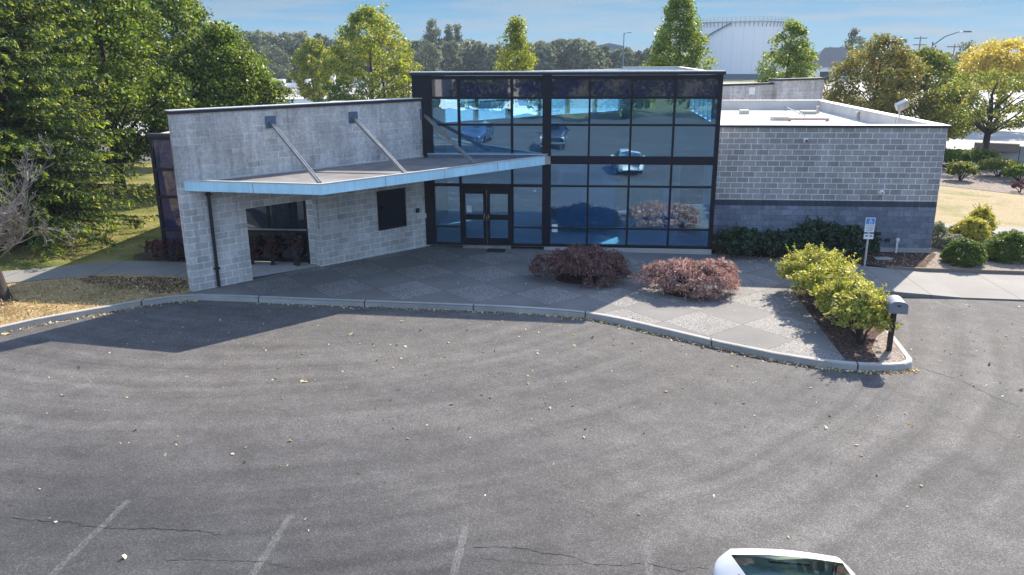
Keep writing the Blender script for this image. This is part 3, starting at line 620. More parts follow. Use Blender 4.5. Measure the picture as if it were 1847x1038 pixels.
b = MB(); b.box(-8.75, 1.5, 40.6, 43.4, 3.70, 3.78); b.box(-8.75, -7.9, 31.6, 40.6, 3.7, 3.78); part(b, 'rear_roof', M['white_roof'])
b = MB(); b.prism([(-7.9, 31.6), (1.4, 40.6), (-7.9, 40.6)], 3.7, 3.78); part(b, 'rear_roof', M['white_roof'])
b = MB(); b.box(-13.5, -8.3, 30, 30.2, 0, 3.65); part(b, 'partition', M['inwall'])
# canopy
CT = [(-11.38, 21.22), (-7.19, 20.74), (-1.47, 27.18), (-1.47, 27.34), (-5.64, 27.34)]
b = MB(); b.prism([(-11.22, 21.25), (-7.22, 20.82), (-1.62, 27.12), (-1.62, 27.33), (-5.70, 27.33)], 2.97, 3.14); cn_ = part(b, 'canopy', M['membrane'])
b = MB(); b.prism([(-11.22, 21.25), (-7.22, 20.82), (-1.62, 27.12), (-1.62, 27.33), (-5.70, 27.33)], 2.93, 2.966); sub(b, 'soffit', M['plate'], cn_)
fz0, fz1 = 2.935, 3.215
def fascia(a, c, w=.07):
    a = Vector((*a, 0)); c = Vector((*c, 0)); t = (c-a).normalized(); n = Vector((t.y, -t.x, 0))
    return [(a-n*w), (c-n*w), c, a]
b = MB()
A0, A1, A2 = Vector((-11.40, 21.17, 0)), Vector((-7.19, 20.73, 0)), Vector((-1.42, 27.22, 0))
n1 = (A1-A0).normalized(); n1 = Vector((n1.y, -n1.x, 0)); n2 = (A2-A1).normalized(); n2 = Vector((n2.y, -n2.x, 0))
mi = (n1+n2).normalized()*(.07/((n1+n2).normalized().dot(n1)))
b.prism([A0[:2], A1[:2], A2[:2], (A2-n2*.07)[:2], (A1-mi)[:2], (A0-n1*.07)[:2]], fz0, fz1); sub(b, 'fascia', M['blue'], cn_, bevel=.006)
for Aa, Ab, nn, fs in ((A0, A1, n1, (.52,)), (A1, A2, n2, (.24, .49, .74))):
    for f in fs:
        q = Aa.lerp(Ab, f); tt = (Ab-Aa).normalized(); b = MB(); b.prism([(q-tt*.006)[:2], (q+tt*.006)[:2], (q+tt*.006+nn*.002)[:2], (q-tt*.006+nn*.002)[:2]], fz0+.004, fz1-.004); sub(b, 'fascia_joint', M['plate'], cn_)
b = MB(); b.prism([(A0+n1*.012)[:2], (A1+mi*.15)[:2], (A2+n2*.012)[:2], (A2-n2*.10)[:2], (A1-mi*1.3)[:2], (A0-n1*.10)[:2]], fz1+.002, fz1+.03); sub(b, 'edge_trim', M['capedge'], cn_)
b = MB(); b.box(-5.55, -1.40, Y0-.19, Y0-.055, 3.142, 3.26); sub(b, 'ledge', M['plate'], cn_)
b = MB(); b.box(-5.57, -1.38, Y0-.20, Y0-.055, 3.262, 3.285); sub(b, 'ledge_trim', M['capedge'], cn_)
b = MB(); b.box(-1.47, -1.28, Y0-.26, Y0-.062, 2.95, 3.22); sub(b, 'end_bracket', M['steel'], cn_)
b = MB(); b.box(.3, 8.6, -.03, -.001, 3.145, 3.19); fl_ = b.build('wall_flashing', M['capedge'], B, M=WM)
def on_wall(s, z, y=0): return W2 @ Vector((s, y, z))
for s, z, low in ((2.88, 4.68, (577, 327)), (5.73, 4.66, (731, 310)), (8.56, 4.62, (856, 293))):
    b = MB(); b.box(s-.17, s+.17, -.018, -.001, z-.18, z+.18); pl = b.build('brace_plate', M['plate'], B, M=WM)
    lo = gat(*low, 3.22); lo.z = 3.16; up = on_wall(s, z-.02, -.02)
    b = MB(); dv = (lo-up).normalized(); sdv = dv.cross(Vector((0, 0, 1))).normalized()
    for q in (-1, 1): b.bar(up+sdv*q*.035, lo+sdv*q*.035, .018, .10)
    b.bar(up, lo, .05, .05); sub(b, 'brace', M['steel'], B)
# right wing: block wall over split-face base
XR = 12.21; YR = 28.64
b = MB(); b.box(4.41, XR, YR, YR+.3, 1.535, 4.09); b.box(XR-.3, XR, YR+.301, 43.6, 1.535, 4.09); part(b, 'block_wall', M['cmu_right'])
b = MB(); b.box(4.41, XR+.0, YR-.004, YR+.3, 1.335, 1.533); b.box(XR-.3, XR+.004, YR+.301, 43.6, 1.335, 1.533); part(b, 'band_course', M['soldier'])
b = MB(); b.box(4.41, XR+.002, YR-.012, YR+.3, -.13, 1.333); b.box(XR-.3, XR+.008, YR+.301, 43.6, -.13, 1.333); part(b, 'split_face_base', M['split'])
b = MB(); b.box(4.41, XR+.02, YR-.03, YR+.3, -.6, -.132); b.box(XR-.3, XR+.02, YR+.301, 43.6, -.6, -.132); part(b, 'wing_footing', M['footing'])
b = MB(); b.box(4.45, XR+.07, YR-.06, YR+.02, 4.092, 4.15); b.box(XR-.01, XR+.07, YR+.021, 43.65, 4.092, 4.15); part(b, 'parapet_edge', M['cap'])
b = MB(); b.box(4.45, XR+.06, YR-.05, YR+.36, 4.152, 4.172); b.box(XR-.36, XR+.06, YR+.361, 43.65, 4.152, 4.172); b.box(4.45, XR+.06, 43.30, 43.65, 4.174, 4.194); part(b, 'parapet_cap', M['capedge'])
b = MB(); b.box(4.41, XR-.31, YR+.31, 43.3, 3.62, 3.70); b.box(4.41, XR-.31, YR+.302, YR+.34, 3.70, 4.15); b.box(XR-.34, XR-.302, YR+.345, 43.3, 3.70, 4.15); b.box(4.41, XR-.35, 43.26, 43.3, 3.70, 4.15); part(b, 'flat_roof', M['white_roof'])
b = MB(); b.box(4.41, XR, 43.31, 43.6, -.3, 4.09); part(b, 'back_wall', M['cmu_old'])
# rear raised wall beyond the flat roof
pa = gat(1295, 160, 5.0); C0 = Vector((6.0, 43.9, 0)); C1 = Vector((13.4, 49.0, 0)); dd = C1-C0; ra = math.atan2(dd.y, dd.x)
RM = Matrix.Translation((C0.x, C0.y-Y0, 0)) @ Matrix.Rotation(ra, 4, 'Z')
b = MB(); b.box(0, 5.2, 0, .3, -.3, 4.86); b.box(5.2, dd.length, -.25, .3, -.3, 5.06); b.build('raised_wall', M['cmu_old'], B, M=RM)
b = MB(); b.box(-.05, 5.17, -.06, .36, 4.862, 4.96); b.box(5.17, dd.length+.05, -.31, .36, 5.062, 5.16); b.build('raised_wall_cap', M['cap'], B, M=RM)
b = MB(); b.box(3.3, 3.75, -.05, 0, 4.35, 4.75); b.build('wall_vent', M['white'], B, M=RM)
# roof fittings
def roofbox(name, px, py, w, dp, h, mat, z=3.7):
    c = gat(px, py, z); b = MB(); b.box(c.x-w/2, c.x+w/2, c.y-dp/2, c.y+dp/2, z+.002, z+h); return part(b, name, mat, bevel=.01)
roofbox('roof_hatch', 1342, 206, .42, .5, .2, M['vent']); roofbox('roof_hatch', 1396, 197, .22, .25, .36, M['rust'])
roofbox('skylight', 1407, 217, .75, .6, .16, M['vent']); roofbox('skylight', 1457, 206, .7, .6, .16, M['vent'])
b = MB(); c = gat(1458, 219, 3.7); b.box(c.x-.85, c.x+.85, c.y-.10, c.y+.10, 3.75, 3.84); b.box(c.x-.85, c.x-.75, c.y-.1, c.y+.1, 3.702, 3.75); b.box(c.x+.75, c.x+.85, c.y-.1, c.y+.1, 3.702, 3.75); part(b, 'support_rail', M['red'])
for px, py in ((1474, 205), (1545, 217)):
    c = gat(px, py, 3.7); b = MB(); b.tube([(c.x, c.y, 3.70), (c.x, c.y, 3.82), (c.x, c.y, 3.98)], [.17, .07, .06], 10); b.tube([(c.x, c.y, 3.981), (c.x, c.y, 4.05)], .09, 10); part(b, 'roof_vent', M['vent'])
b = MB(); q = [gat(1306, 192, 3.85), gat(1411, 191, 3.85), gat(1452, 209, 3.85)]
b.tube(q, .03, 6); b.tube([q[2], (q[2].x, q[2].y, 3.70)], .03, 6); part(b, 'roof_pipe', M['steel'])
# flood lamp on the parapet
c = Vector((XR-.2, 33.0, 4.17)); c = gat(1622, 212, 4.17)
b = MB(); b.tube([(c.x, c.y, 4.172), (c.x, c.y, 4.5)], .025, 8); fl = part(b, 'floodlight', M['steel'])
b = MB(); RMx = Matrix.Translation((c.x+.04, c.y, 4.62)) @ Matrix.Rotation(math.radians(-28), 4, 'Y') @ Matrix.Rotation(math.radians(18), 4, 'X'); b.box(-.22, .22, -.13, .13, -.14, .14, RMx); sub(b, 'lamp_head', M['steel'], fl, bevel=.03)
b = MB(); b.tube([(c.x-.1, c.y, 4.18), (c.x-.16, c.y-.1, 4.0), (c.x-.12, c.y-.12, 3.85), (c.x-.03, c.y-.1, 4.02), (c.x-.05, c.y, 4.4)], .012, 6); sub(b, 'cable', M['steel'], fl)
# fittings on the block wall
c = dat(1453, 253, YR); b = MB(); b.box(c.x-.075, c.x+.075, YR-.07, YR, c.z-.075, c.z+.075); o = part(b, 'security_camera', M['white'], bevel=.015)
b = MB(); b.tube([(c.x+.01, YR-.13, c.z-.02), (c.x+.01, YR-.071, c.z-.02)], .04, 12); sub(b, 'lens', M['black'], o)
c = dat(1590, 348, YR); b = MB(); b.tube([(c.x, YR-.09, c.z), (c.x, YR-.06, c.z), (c.x, YR, c.z)], [.05, .09, .10], 16); o = part(b, 'alarm_bell', M['white'], smooth=False)
b = MB(); b.tube([(c.x, YR-.11, c.z), (c.x, YR-.091, c.z)], .045, 12); sub(b, 'strobe', M['red'], o)
b = MB(); b.tube([(c.x-.02, YR-.03, c.z-.10), (c.x-.02, YR-.03, c.z-.22)], .02, 6); part(b, 'conduit', M['steel'])
c = dat(1618, 440, YR-.15); b = MB(); b.tube([(c.x, YR-.15, -.4), (c.x, YR-.15, c.z+.1)], .035, 8); b.box(c.x-.05, c.x+.05, YR-.20, YR-.10, c.z+.10, c.z+.2); part(b, 'standpipe', M['white'])
c = dat(1600, 433, YR); b = MB(); b.box(c.x-.08, c.x+.08, YR-.08, YR-.012, c.z-.05, c.z+.05); part(b, 'wall_outlet', M['black'])
b = MB(); b.box(XR+.008, XR+.2, 30.2, 30.5, 3.25, 3.6); part(b, 'wall_lamp', M['bronze'], bevel=.02)
c = gat(1634, 452, -.31); b = MB(); b.tube([(c.x, c.y, -.4), (c.x, c.y, -.27)], .2, 16); part(b, 'splash_block', M['footing'])
c = gat(1592, 467, -.27); b = MB(); b.box(c.x-.28, c.x+.28, c.y-.15, c.y+.15, -.4, base(c.x)+.03); tag(b.build('utility_cover', M['footing']), 'pale concrete utility cover in the bark bed beside the sign post', 'utility cover')

# ------------------------------------------------------------------ accessible parking sign
sg = empty('parking_sign', (9.30, 26.55, base(9.3)), 'blue and white accessible parking sign on a pale post before the block wall', 'sign')
z0 = base(9.3)
b = MB(); b.box(-.028, .028, -.02, .02, -.1, 1.60); b.build('post', plain('weathered_post', (.50, .44, .40), .8), sg)
b = MB(); b.box(-.155, .155, -.034, -.022, 1.13, 1.62); pl = b.build('sign_plate', M['white'], sg, bevel=.004)
mb = plain('sign_blue', (.05, .25, .60), .5); md = plain('sign_print', (.16, .30, .42), .6)
b = MB(); b.box(-.135, .135, -.0375, -.035, 1.41, 1.60); b.build('symbol_field', mb, pl)
b = MB()
cxx, cz = .0, 1.495; b.tube([(cxx-.01, -.041, 1.575), (cxx-.01, -.038, 1.575)], .016, 10)
b.bar((cxx-.008, -.040, 1.555), (cxx+.0, -.040, 1.50), .003, .018); b.bar((cxx, -.0402, 1.50), (cxx+.04, -.0402, 1.50), .003, .016); b.bar((cxx+.04, -.040, 1.50), (cxx+.062, -.040, 1.45), .003, .016); b.bar((cxx-.0, -.0404, 1.53), (cxx+.035, -.0404, 1.53), .003, .012)
ar = [(cxx+.0+.048*math.cos(t), -.0398, 1.475+.048*math.sin(t)) for t in np.linspace(math.radians(115), math.radians(395-35), 14)]
for p, q in zip(ar[:-1], ar[1:]): b.bar(p, q, .003, .012)
b.build('wheelchair_symbol', M['white'], pl)
b = MB()
for z in (1.36, 1.30, 1.245, 1.19):
    x = -.11
    while x < .10:
        w = rng.uniform(.02, .05); b.box(x, min(x+w, .115), -.0375, -.035, z-.014, z+.014); x += w+.014
b.build('small_print', md, pl)
b = MB(); b.box(-.135, .135, -.037, -.035, 1.392, 1.398); b.build('plate_line', md, pl)
b = MB(); b.box(-.155, .155, -.034, -.022, .90, 1.08); p2 = b.build('lower_plate', M['white'], sg, bevel=.004)
for x0, x1 in ((-.12, -.02), (.03, .12)):
    b = MB(); b.box(x0, x1, -.0375, -.035, .985, 1.04); b.build('small_print', md, p2)

# ------------------------------------------------------------------ mailbox
mbx = gat(1603, 632, -.23); z0 = base(mbx.x)
m0 = empty('mailbox', (mbx.x, mbx.y, z0), 'silver arched mailbox on a black post at the tip of the planted kerb island', 'mailbox', rz=math.radians(-8))
b = MB(); b.box(-.055, .055, -.055, .055, -.15, 1.02); b.build('post', M['black'], m0, bevel=.006)
b = MB(); pr = [(-.19, 0), (.19, 0), (.19, .17)]+[(.19*math.cos(t), .17+.11*math.sin(t)) for t in np.linspace(0.15, math.pi-.15, 11)]+[(-.19, .17)]
k = len(pr); n0 = len(b.v)
for y in (-.27, .27): b.v += [(x+.02, y, 1.022+z) for x, z in pr]
b.f.append(tuple(range(k))); b.f.append(tuple(k+i for i in reversed(range(k))))
for i in range(k): b.f.append((i, i+k, (i+1) % k+k, (i+1) % k))
mbm = plain('mailbox_grey', (.19, .20, .225), .45, 0, .12, 8)
b.build('box', mbm, m0, bevel=.006)
b = MB(); pr2 = [(x*1.07, z*1.05-.008) for x, z in pr]; b.v = [(x+.02, -.30, 1.022+z) for x, z in pr2]+[(x+.02, -.272, 1.022+z) for x, z in pr2]
b.f.append(tuple(range(k))); b.f.append(tuple(k+i for i in reversed(range(k))))
for i in range(k): b.f.append((i, i+k, (i+1) % k+k, (i+1) % k))
b.build('door', mbm, m0)
b = MB(); b.box(-.01, .05, -.325, -.301, 1.19, 1.22); b.build('latch', M['black'], m0)
# ------------------------------------------------------------------ plants
def prof(shape, t):
    if shape == 'cone': return np.clip((1-t)**.75*(.35+.65*np.minimum(1, t*5)), .05, 1)
    if shape == 'round': return np.sqrt(np.clip(1-(2*t-1)**2, .02, 1))
    if shape == 'egg': return np.clip(np.sin(np.pi*np.clip(t, 0, 1)**.75)**.7, .06, 1)
    return np.clip((.45+.75*t)*np.sqrt(np.clip(1-t**4, .02, 1)), .05, 1.1)
def crown_points(H0, H1, Rc, shape, ncl, per, rc, rs, flat=.7, inner=.35):
    t = rs.beta(1.25, 1.35, ncl); a = rs.uniform(0, 2*np.pi, ncl)
    q = inner+(1-inner)*np.sqrt(rs.uniform(0, 1, ncl)); lump = 1+.22*np.sin(a*3+rs.uniform(0, 6))*np.cos(t*7+rs.uniform(0, 6))
    r = Rc*prof(shape, t)*q*lump
    C = np.c_[r*np.cos(a), r*np.sin(a), H0+(H1-H0)*t]
    s = rc*rs.uniform(.6, 1.35, ncl)
    m = (per*rs.uniform(.5, 1.4, ncl)*(s/rc)**2).astype(int)+2
    idx = np.repeat(np.arange(ncl), m)
    D = rs.normal(size=(len(idx), 3)); D /= np.linalg.norm(D, axis=1, keepdims=True); D *= (rs.uniform(0, 1, len(idx))**.45)[:, None]
    D[:, 2] *= flat
    return C, C[idx]+D*s[idx][:, None]
def trunk_mb(H, r0, C, rs, nl=14, H0=1.5, lean=0):
    b = MB(); k = 7; pts = []
    for i in range(k):
        f = i/(k-1); pts.append((rs.normal()*.05*H*.2*f+lean*f, rs.normal()*.05*H*.2*f, -.3+f*(H*.92+.3)))
    b.tube(pts, [r0*(1.25 if i == 0 else 1)*(1-i/(k-1))**.8+.02 for i in range(k)], 8)
    sel = rs.permutation(len(C))[:nl]
    for j in sel:
        c = C[j]; d = math.hypot(c[0], c[1]); zs = max(H0*.75, c[2]-d*rs.uniform(.55, 1.0)); f = min(.95, max(0, (zs+.3)/(H*.92+.3)))
        i = min(k-2, int(f*(k-1))); ff = f*(k-1)-i; p0 = np.array(pts[i])*(1-ff)+np.array(pts[i+1])*ff
        mid = (p0+c)/2+np.array([0, 0, .10*d])+rs.normal(size=3)*.06*d; rr = max(.02, r0*(1-f)*.5)
        b.tube([p0, mid, c], [rr, rr*.6, rr*.2], 5, cap=False)
    return b
def tree(name, loc, label, H, Rc, H0, shape, mat, seed, ncl=150, per=90, rc=.7, leaf=.2, r0=.16, bark='bark', nl=16, group=None, flat=.7, inner=.35, asp=.62, cat='tree'):
    rs = np.random.RandomState(seed); o = empty(name, loc, label, cat, group, rz=rs.uniform(0, 6.28))
    C, P = crown_points(H0, H, Rc, shape, ncl, per, rc, rs, flat, inner)
    V, Q = cards(P, leaf, asp, rs, up=.55); npmesh('crown', V, Q, M[mat], o)
    trunk_mb(H, r0, C, rs, nl, H0).build('trunk', M[bark], o, smooth=True); return o
def shrub(name, loc, label, Rx, Ry, Hh, mat, seed, n=5000, leaf=.07, asp=.5, lump=.2, H0=.05, group=None, stems=6, bark='bark', up=.5, shell=.6, axis=None, flop=1., rz=0, pw=2.0, cat='shrub', dome=False):
    rs = np.random.RandomState(seed); o = empty(name, loc, label, cat, group, rz=rz)
    ncl = max(40, min(260, n//45)); a = rs.uniform(0, 2*np.pi, ncl); u = rs.uniform(0, 1, ncl)
    ph = np.arccos(1-u*1.18)  # a little under the equator as well
    q = shell+(1-shell)*rs.uniform(0, 1, ncl)**.5; q *= 1+lump*rs.normal(size=ncl)*.5
    zc = H0+(Hh-H0)*.42
    if dome: ph = np.arccos(1-u*.98); zc = H0
    sx = np.sin(ph)**(2/pw)
    C = np.c_[Rx*q*sx*np.cos(a), Ry*q*sx*np.sin(a), np.where(np.cos(ph) > 0, zc+(Hh-zc)*q*np.cos(ph), zc+(zc-H0)*q*np.cos(ph)*3)]
    m = n//ncl; s = .17*min(Rx, Hh)*rs.uniform(.6, 1.4, ncl); idx = np.repeat(np.arange(ncl), m)
    D = rs.normal(size=(len(idx), 3)); D /= np.linalg.norm(D, axis=1, keepdims=True); D *= (rs.uniform(0, 1, len(idx))**.4)[:, None]; D[:, 2] *= .7
    P = C[idx]+D*s[idx][:, None]; P[:, 2] = np.maximum(P[:, 2], .02)
    ax = None
    if axis is not None:
        ax = P*np.array([1, 1, 0]); ax /= np.linalg.norm(ax, axis=1, keepdims=True)+1e-6; ax = ax*axis[0]+np.array([0, 0, axis[1]])
    b = MB()
    if not dome or axis is not None:   # stray shoots break the outline
        ex = []
        for i in range(max(8, n//330)):
            c = C[rs.randint(ncl)]; dv = c-np.array([0, 0, H0+.2*Hh]); dv = dv/(np.linalg.norm(dv)+1e-6)+rs.normal(size=3)*.3; dv[2] = abs(dv[2])*.8+.15; dv /= np.linalg.norm(dv); l = rs.uniform(.12, .34)*min(1, Hh)
            e = c+dv*(l+.10); b.tube([c, e], [.006, .003], 4, cap=False)
            ex.append(c+dv*(.08+l*rs.uniform(0, 1, 12))[:, None]+rs.normal(size=(12, 3))*.022)
        ex = np.concatenate(ex); P = np.concatenate([P, ex])
        if ax is not None: ax = np.concatenate([ax, np.tile([0, 0, 1.], (len(ex), 1))])
    V, Q = cards(P, leaf, asp, rs, up=up, axis=ax, flop=flop); npmesh('foliage', V, Q, M[mat], o)
    for i in range(stems):
        c = C[rs.randint(ncl)]; b.tube([(rs.normal()*.04, rs.normal()*.04, -.1), (c[0]*.35, c[1]*.35, c[2]*.45), tuple(c)], [.035, .025, .01], 5, cap=False)
    b.build('stem', M[bark], o); return o
def gnd(px, py, z=None):
    p = gat(px, py, -.25)
    for _ in range(3): p = gat(px, py, base(p.x)+(z or 0))
    return p
# --- the two weeping maples on the plaza
def maple(loc, label, Rx, Ry, Hh, mat, seed, rz=0):
    rs = np.random.RandomState(seed); o = empty('japanese_maple', loc, label, 'shrub', 'weeping maples on the plaza', rz=rz)
    ncl = 170; a = rs.uniform(0, 2*np.pi, ncl); q = np.sqrt(rs.uniform(.02, 1, ncl))
    lob = 1+.15*np.sin(3*a+seed)+.10*np.sin(5*a+2*seed)
    z = Hh*(.48+.42*(1-q**3)+.13*np.sin(2.3*a+seed)*q+.09*np.sin(5*a+seed)*q)+rs.normal(size=ncl)*.05*Hh - (q > .82)*rs.uniform(0, .30, ncl)*Hh
    C = np.c_[Rx*q*lob*np.cos(a), Ry*q*lob*np.sin(a), z]
    m = 120; idx = np.repeat(np.arange(ncl), m); D = rs.normal(size=(len(idx), 3))*np.array([.10, .10, .05])
    P = C[idx]+D; P[:, 2] -= (np.hypot(D[:, 0], D[:, 1])**1.2)*.5; P[:, 2] = np.maximum(P[:, 2], .05)
    ax = P*np.array([1, 1, 0]); ax /= np.linalg.norm(ax, axis=1, keepdims=True)+1e-6; ax = ax*.8+np.array([0, 0, -.9])
    V, Q = cards(P, .115, .24, rs, up=.4, axis=ax, flop=.8); npmesh('foliage', V, Q, M[mat], o)
    b = MB()
    for i in range(16):
        c = C[rs.randint(ncl)]; b.tube([(0, 0, -.1), (c[0]*.12, c[1]*.12, .25*Hh), (c[0]*.55, c[1]*.55, c[2]*.95), tuple(c)], [.05, .045, .025, .01], 6, cap=False)
    b.build('trunk', M['barkdark'], o); return o
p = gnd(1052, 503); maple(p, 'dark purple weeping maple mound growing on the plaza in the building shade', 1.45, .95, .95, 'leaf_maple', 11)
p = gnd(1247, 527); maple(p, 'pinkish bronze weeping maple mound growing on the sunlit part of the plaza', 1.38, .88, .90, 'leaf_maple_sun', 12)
for q, (px, py, s) in enumerate(((1052, 503, 1.1), (1247, 527, 1.05))):
    p = gnd(px, py); b = MB(); b.sheet([(p.x+s*.8*math.cos(t), p.y+s*.62*math.sin(t)) for t in np.linspace(0, 6.28, 25)[:-1]], lambda x, y: base(x)+.006); struct(b.build('planting_hole', M['mulch']))
# --- four yellow-green shrubs in the island
for i, (x, y, rx, h, lab) in enumerate(((6.72, 18.85, .66, 1.30, 'yellow green shrub with bare lower stems nearest the mailbox'),
        (6.72, 20.05, .80, 1.26, 'yellow green shrub second in the island row counting from the mailbox'),
        (6.70, 21.5, .88, 1.26, 'yellow green shrub third in the island row counting from the mailbox'),
        (6.62, 23.0, .95, 1.30, 'cream tipped shrub at the building end of the island row'))):
    shrub('pieris_shrub', (x, y, base(x)), lab, rx, rx*.98, h, 'leaf_pieris', 20+i, n=9500, leaf=.095, asp=.38, H0=.32 if i == 0 else .14, group='yellow green shrubs in the kerb island', stems=14, bark='barkdark', up=.7, shell=.55, lump=.25)
# --- dark shrubs along the block wall
for i, (x, y, rx, h, lab) in enumerate(((5.35, 27.45, .95, .92, 'dark green shrub at the foot of the block wall nearest the glass front'),
        (6.75, 27.55, .82, .82, 'lowest dark green shrub in the row under the block wall'),
        (8.05, 27.7, 1.0, 1.18, 'tall dark green shrub in the middle of the block wall row'),
        (9.15, 27.5, .85, 1.08, 'dark green shrub against the block wall right behind the parking sign'))):
    shrub('laurel_shrub', (x, y, base(x)), lab, rx, .68, h, 'leaf_laurel', 30+i, n=6500, leaf=.12, asp=.42, group='dark shrubs along the block wall', stems=8, bark='barkdark', up=.6)
# --- mounds in the corner bed
for i, (px, py, rx, h, mat, lab, n, lf) in enumerate((
        (1743, 478, .66, .78, 'leaf_box', 'clipped dark green dome shrub nearest the path at the block wall corner', 26000, .062),
        (1787, 470, .34, .42, 'leaf_goldcon', 'small orange green tuft between two green dome shrubs', 8000, .055),
        (1826, 470, .86, .92, 'leaf_box', 'largest green dome shrub in the corner bed', 34000, .062),
        (1756, 436, .62, .85, 'leaf_goldcon', 'bright yellow conifer mound in the corner bed', 20000, .07),
        (1772, 420, .52, .95, 'leaf_goldcon', 'spiky golden shrub behind the yellow conifer mound', 14000, .08),
        (1722, 452, .50, .52, 'leaf_grey', 'silvery grey shrub behind the clipped dome', 12000, .065),
        (1735, 432, .48, .50, 'leaf_rust', 'brownish low shrub between the silvery and yellow shrubs', 10000, .065),
        (1692, 445, .42, .85, 'leaf_grey', 'grey green shrub tight against the corner of the block wall', 10000, .07))):
    p = gnd(px, py); shrub('mound_shrub', (p.x, p.y+.25, base(p.x)), lab, rx, rx*.95, h, mat, 40+i, n=n, leaf=lf, asp=.4, lump=.08, shell=.8, stems=3, dome=True, group='rounded shrubs in the corner bed', axis=(.6, .8) if 'spiky' in lab else None)
# --- barberries on the left
for i, (x, y, r, h, lab) in enumerate(((-13.75, 24.32, .55, .8, 'dark red barberry at the foot of the dark glass corner'), (-14.55, 24.75, .34, .62, 'small red barberry at the lawn edge beside the path'), (-13.1, 24.35, .42, .7, 'red barberry tucked against the end of the angled block wall'),
        (-10.9, 24.2, .28, .85, 'reddish shrub in the wall recess nearest the downpipe'), (-10.2, 24.2, .30, .9, 'reddish shrub in the middle of the wall recess'), (-9.4, 24.2, .30, 1.0, 'tallest reddish shrub at the inner end of the wall recess'))):
    shrub('barberry_shrub', (x, y, base(x)), lab, r, r*.8, h, 'leaf_red', 60+i, n=1800, leaf=.06, group='red barberry shrubs by the angled wall', stems=8, bark='barkdark', axis=(.5, 1), shell=.4)
# --- hedge and low shrubs on the bank
for i, (px, py, rx, ry, h, mat, lab) in enumerate((
        (1716, 305, .95, .7, 1.15, 'leaf_box', 'rounded green shrub standing against the right wall of the block wing'),
        (1752, 303, 1.5, .8, 1.1, 'leaf_box', 'broad flat topped hedge clump on the wood chip bank'),
        (1800, 318, 1.1, .8, .95, 'leaf_olive', 'sprawling olive shrub at the low end of the hedge on the bank'),
        (1838, 328, .9, .7, .85, 'leaf_box', 'small green shrub at the far end of the bank hedge'),
        (1732, 325, .7, .6, .95, 'leaf_olive', 'open twiggy shrub in front of the flat topped hedge'))):
    p = gnd(px, py); shrub('hedge_shrub', (p.x, p.y, base(p.x)), lab, rx, ry, h, mat, 70+i, n=11000, leaf=.11, lump=.10, H0=.25, group='shrubs along the top of the bank', stems=7, bark='barkdark', pw=3)
p = gnd(1840, 346); shrub('barberry_shrub', (p.x, p.y, base(p.x)), 'crimson shrub on the wood chip bank below the hedge', .42, .4, .5, 'leaf_red', 79, n=1500, leaf=.08, stems=4)

# --- big conifer on the verge
def conifer(loc, label, H, Rc, seed):
    rs = np.random.RandomState(seed); o = empty('fir_tree', loc, label, 'tree')
    b = MB(); b.tube([(0, 0, -.3), (0, 0, .25), (0, 0, 1.2), (.05, 0, H*.5), (0, 0, H)], [.5, .36, .30, .18, .02], 12)
    P = []; A = []; T = []; br = MB()
    nb = 430
    for k in range(nb):
        t = (k+rs.uniform())/nb; z = .75+t**1.3*(H-1.1); z = .75+round((z-.75)/.42)*.42+rs.normal()*.06; a = k*2.399+rs.normal()*.25
        Lb = Rc*max(.03, 1-(z-.6)/(H-.4))**.70*rs.uniform(.66, 1.10)
        droop = .24+.10*(1-t); rise = .14+.30*t
        nseg = 9; pts = []
        for i in range(nseg+1):
            f = i/nseg; r = Lb*f; zz = z+Lb*(rise*f-droop*f*f+.12*f**4); pts.append(np.array([r*math.cos(a), r*math.sin(a), zz]))
        br.tube(pts, [max(.008, .05*(1-i/nseg)*(Lb/Rc+.3)) for i in range(nseg+1)], 4, cap=False)
        side = np.array([-math.sin(a), math.cos(a), 0]); out = np.array([math.cos(a), math.sin(a), 0])
        for i in range(2, nseg+1):
            p = pts[i]; f = i/nseg; wl = Lb*.24*(1.12-f)+.16
            for sgn in (-1, 1):
                for q in range(4):
                    l = wl*rs.uniform(.6, 1.2); d = side*sgn*rs.uniform(.5, 1)+out*rs.uniform(.4, 1.0); d /= np.linalg.norm(d)
                    hang = rs.uniform(.15, .75)
                    ns = max(4, int(l/.055)); g = np.linspace(.06, 1, ns)[:, None]
                    X = p+(pts[min(i+1, nseg)]-p)*rs.uniform()+d*l*g*.85+np.array([0, 0, -1])*hang*l*g**1.7*.8
                    X = X+rs.normal(size=X.shape)*.018
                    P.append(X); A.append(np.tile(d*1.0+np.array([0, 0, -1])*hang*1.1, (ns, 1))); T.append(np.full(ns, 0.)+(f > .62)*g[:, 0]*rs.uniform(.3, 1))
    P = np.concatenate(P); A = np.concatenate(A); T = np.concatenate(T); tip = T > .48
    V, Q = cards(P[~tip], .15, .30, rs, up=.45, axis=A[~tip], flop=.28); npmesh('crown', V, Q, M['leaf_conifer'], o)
    V, Q = cards(P[tip], .15, .30, rs, up=.45, axis=A[tip], flop=.28); npmesh('sunlit_tips', V, Q, M['leaf_tip'], o)  # outer sprays get the lighter colour that stands for sun on them
    b.build('trunk', M['barkdark'], o, smooth=True); br.build('branch', M['barkdark'], o)
    return o
conifer((-20.3, 26.2, base(-20.3)), 'big dark fir tree with layered drooping sprays on the lawn by the left path', 15, 4.5, 101)
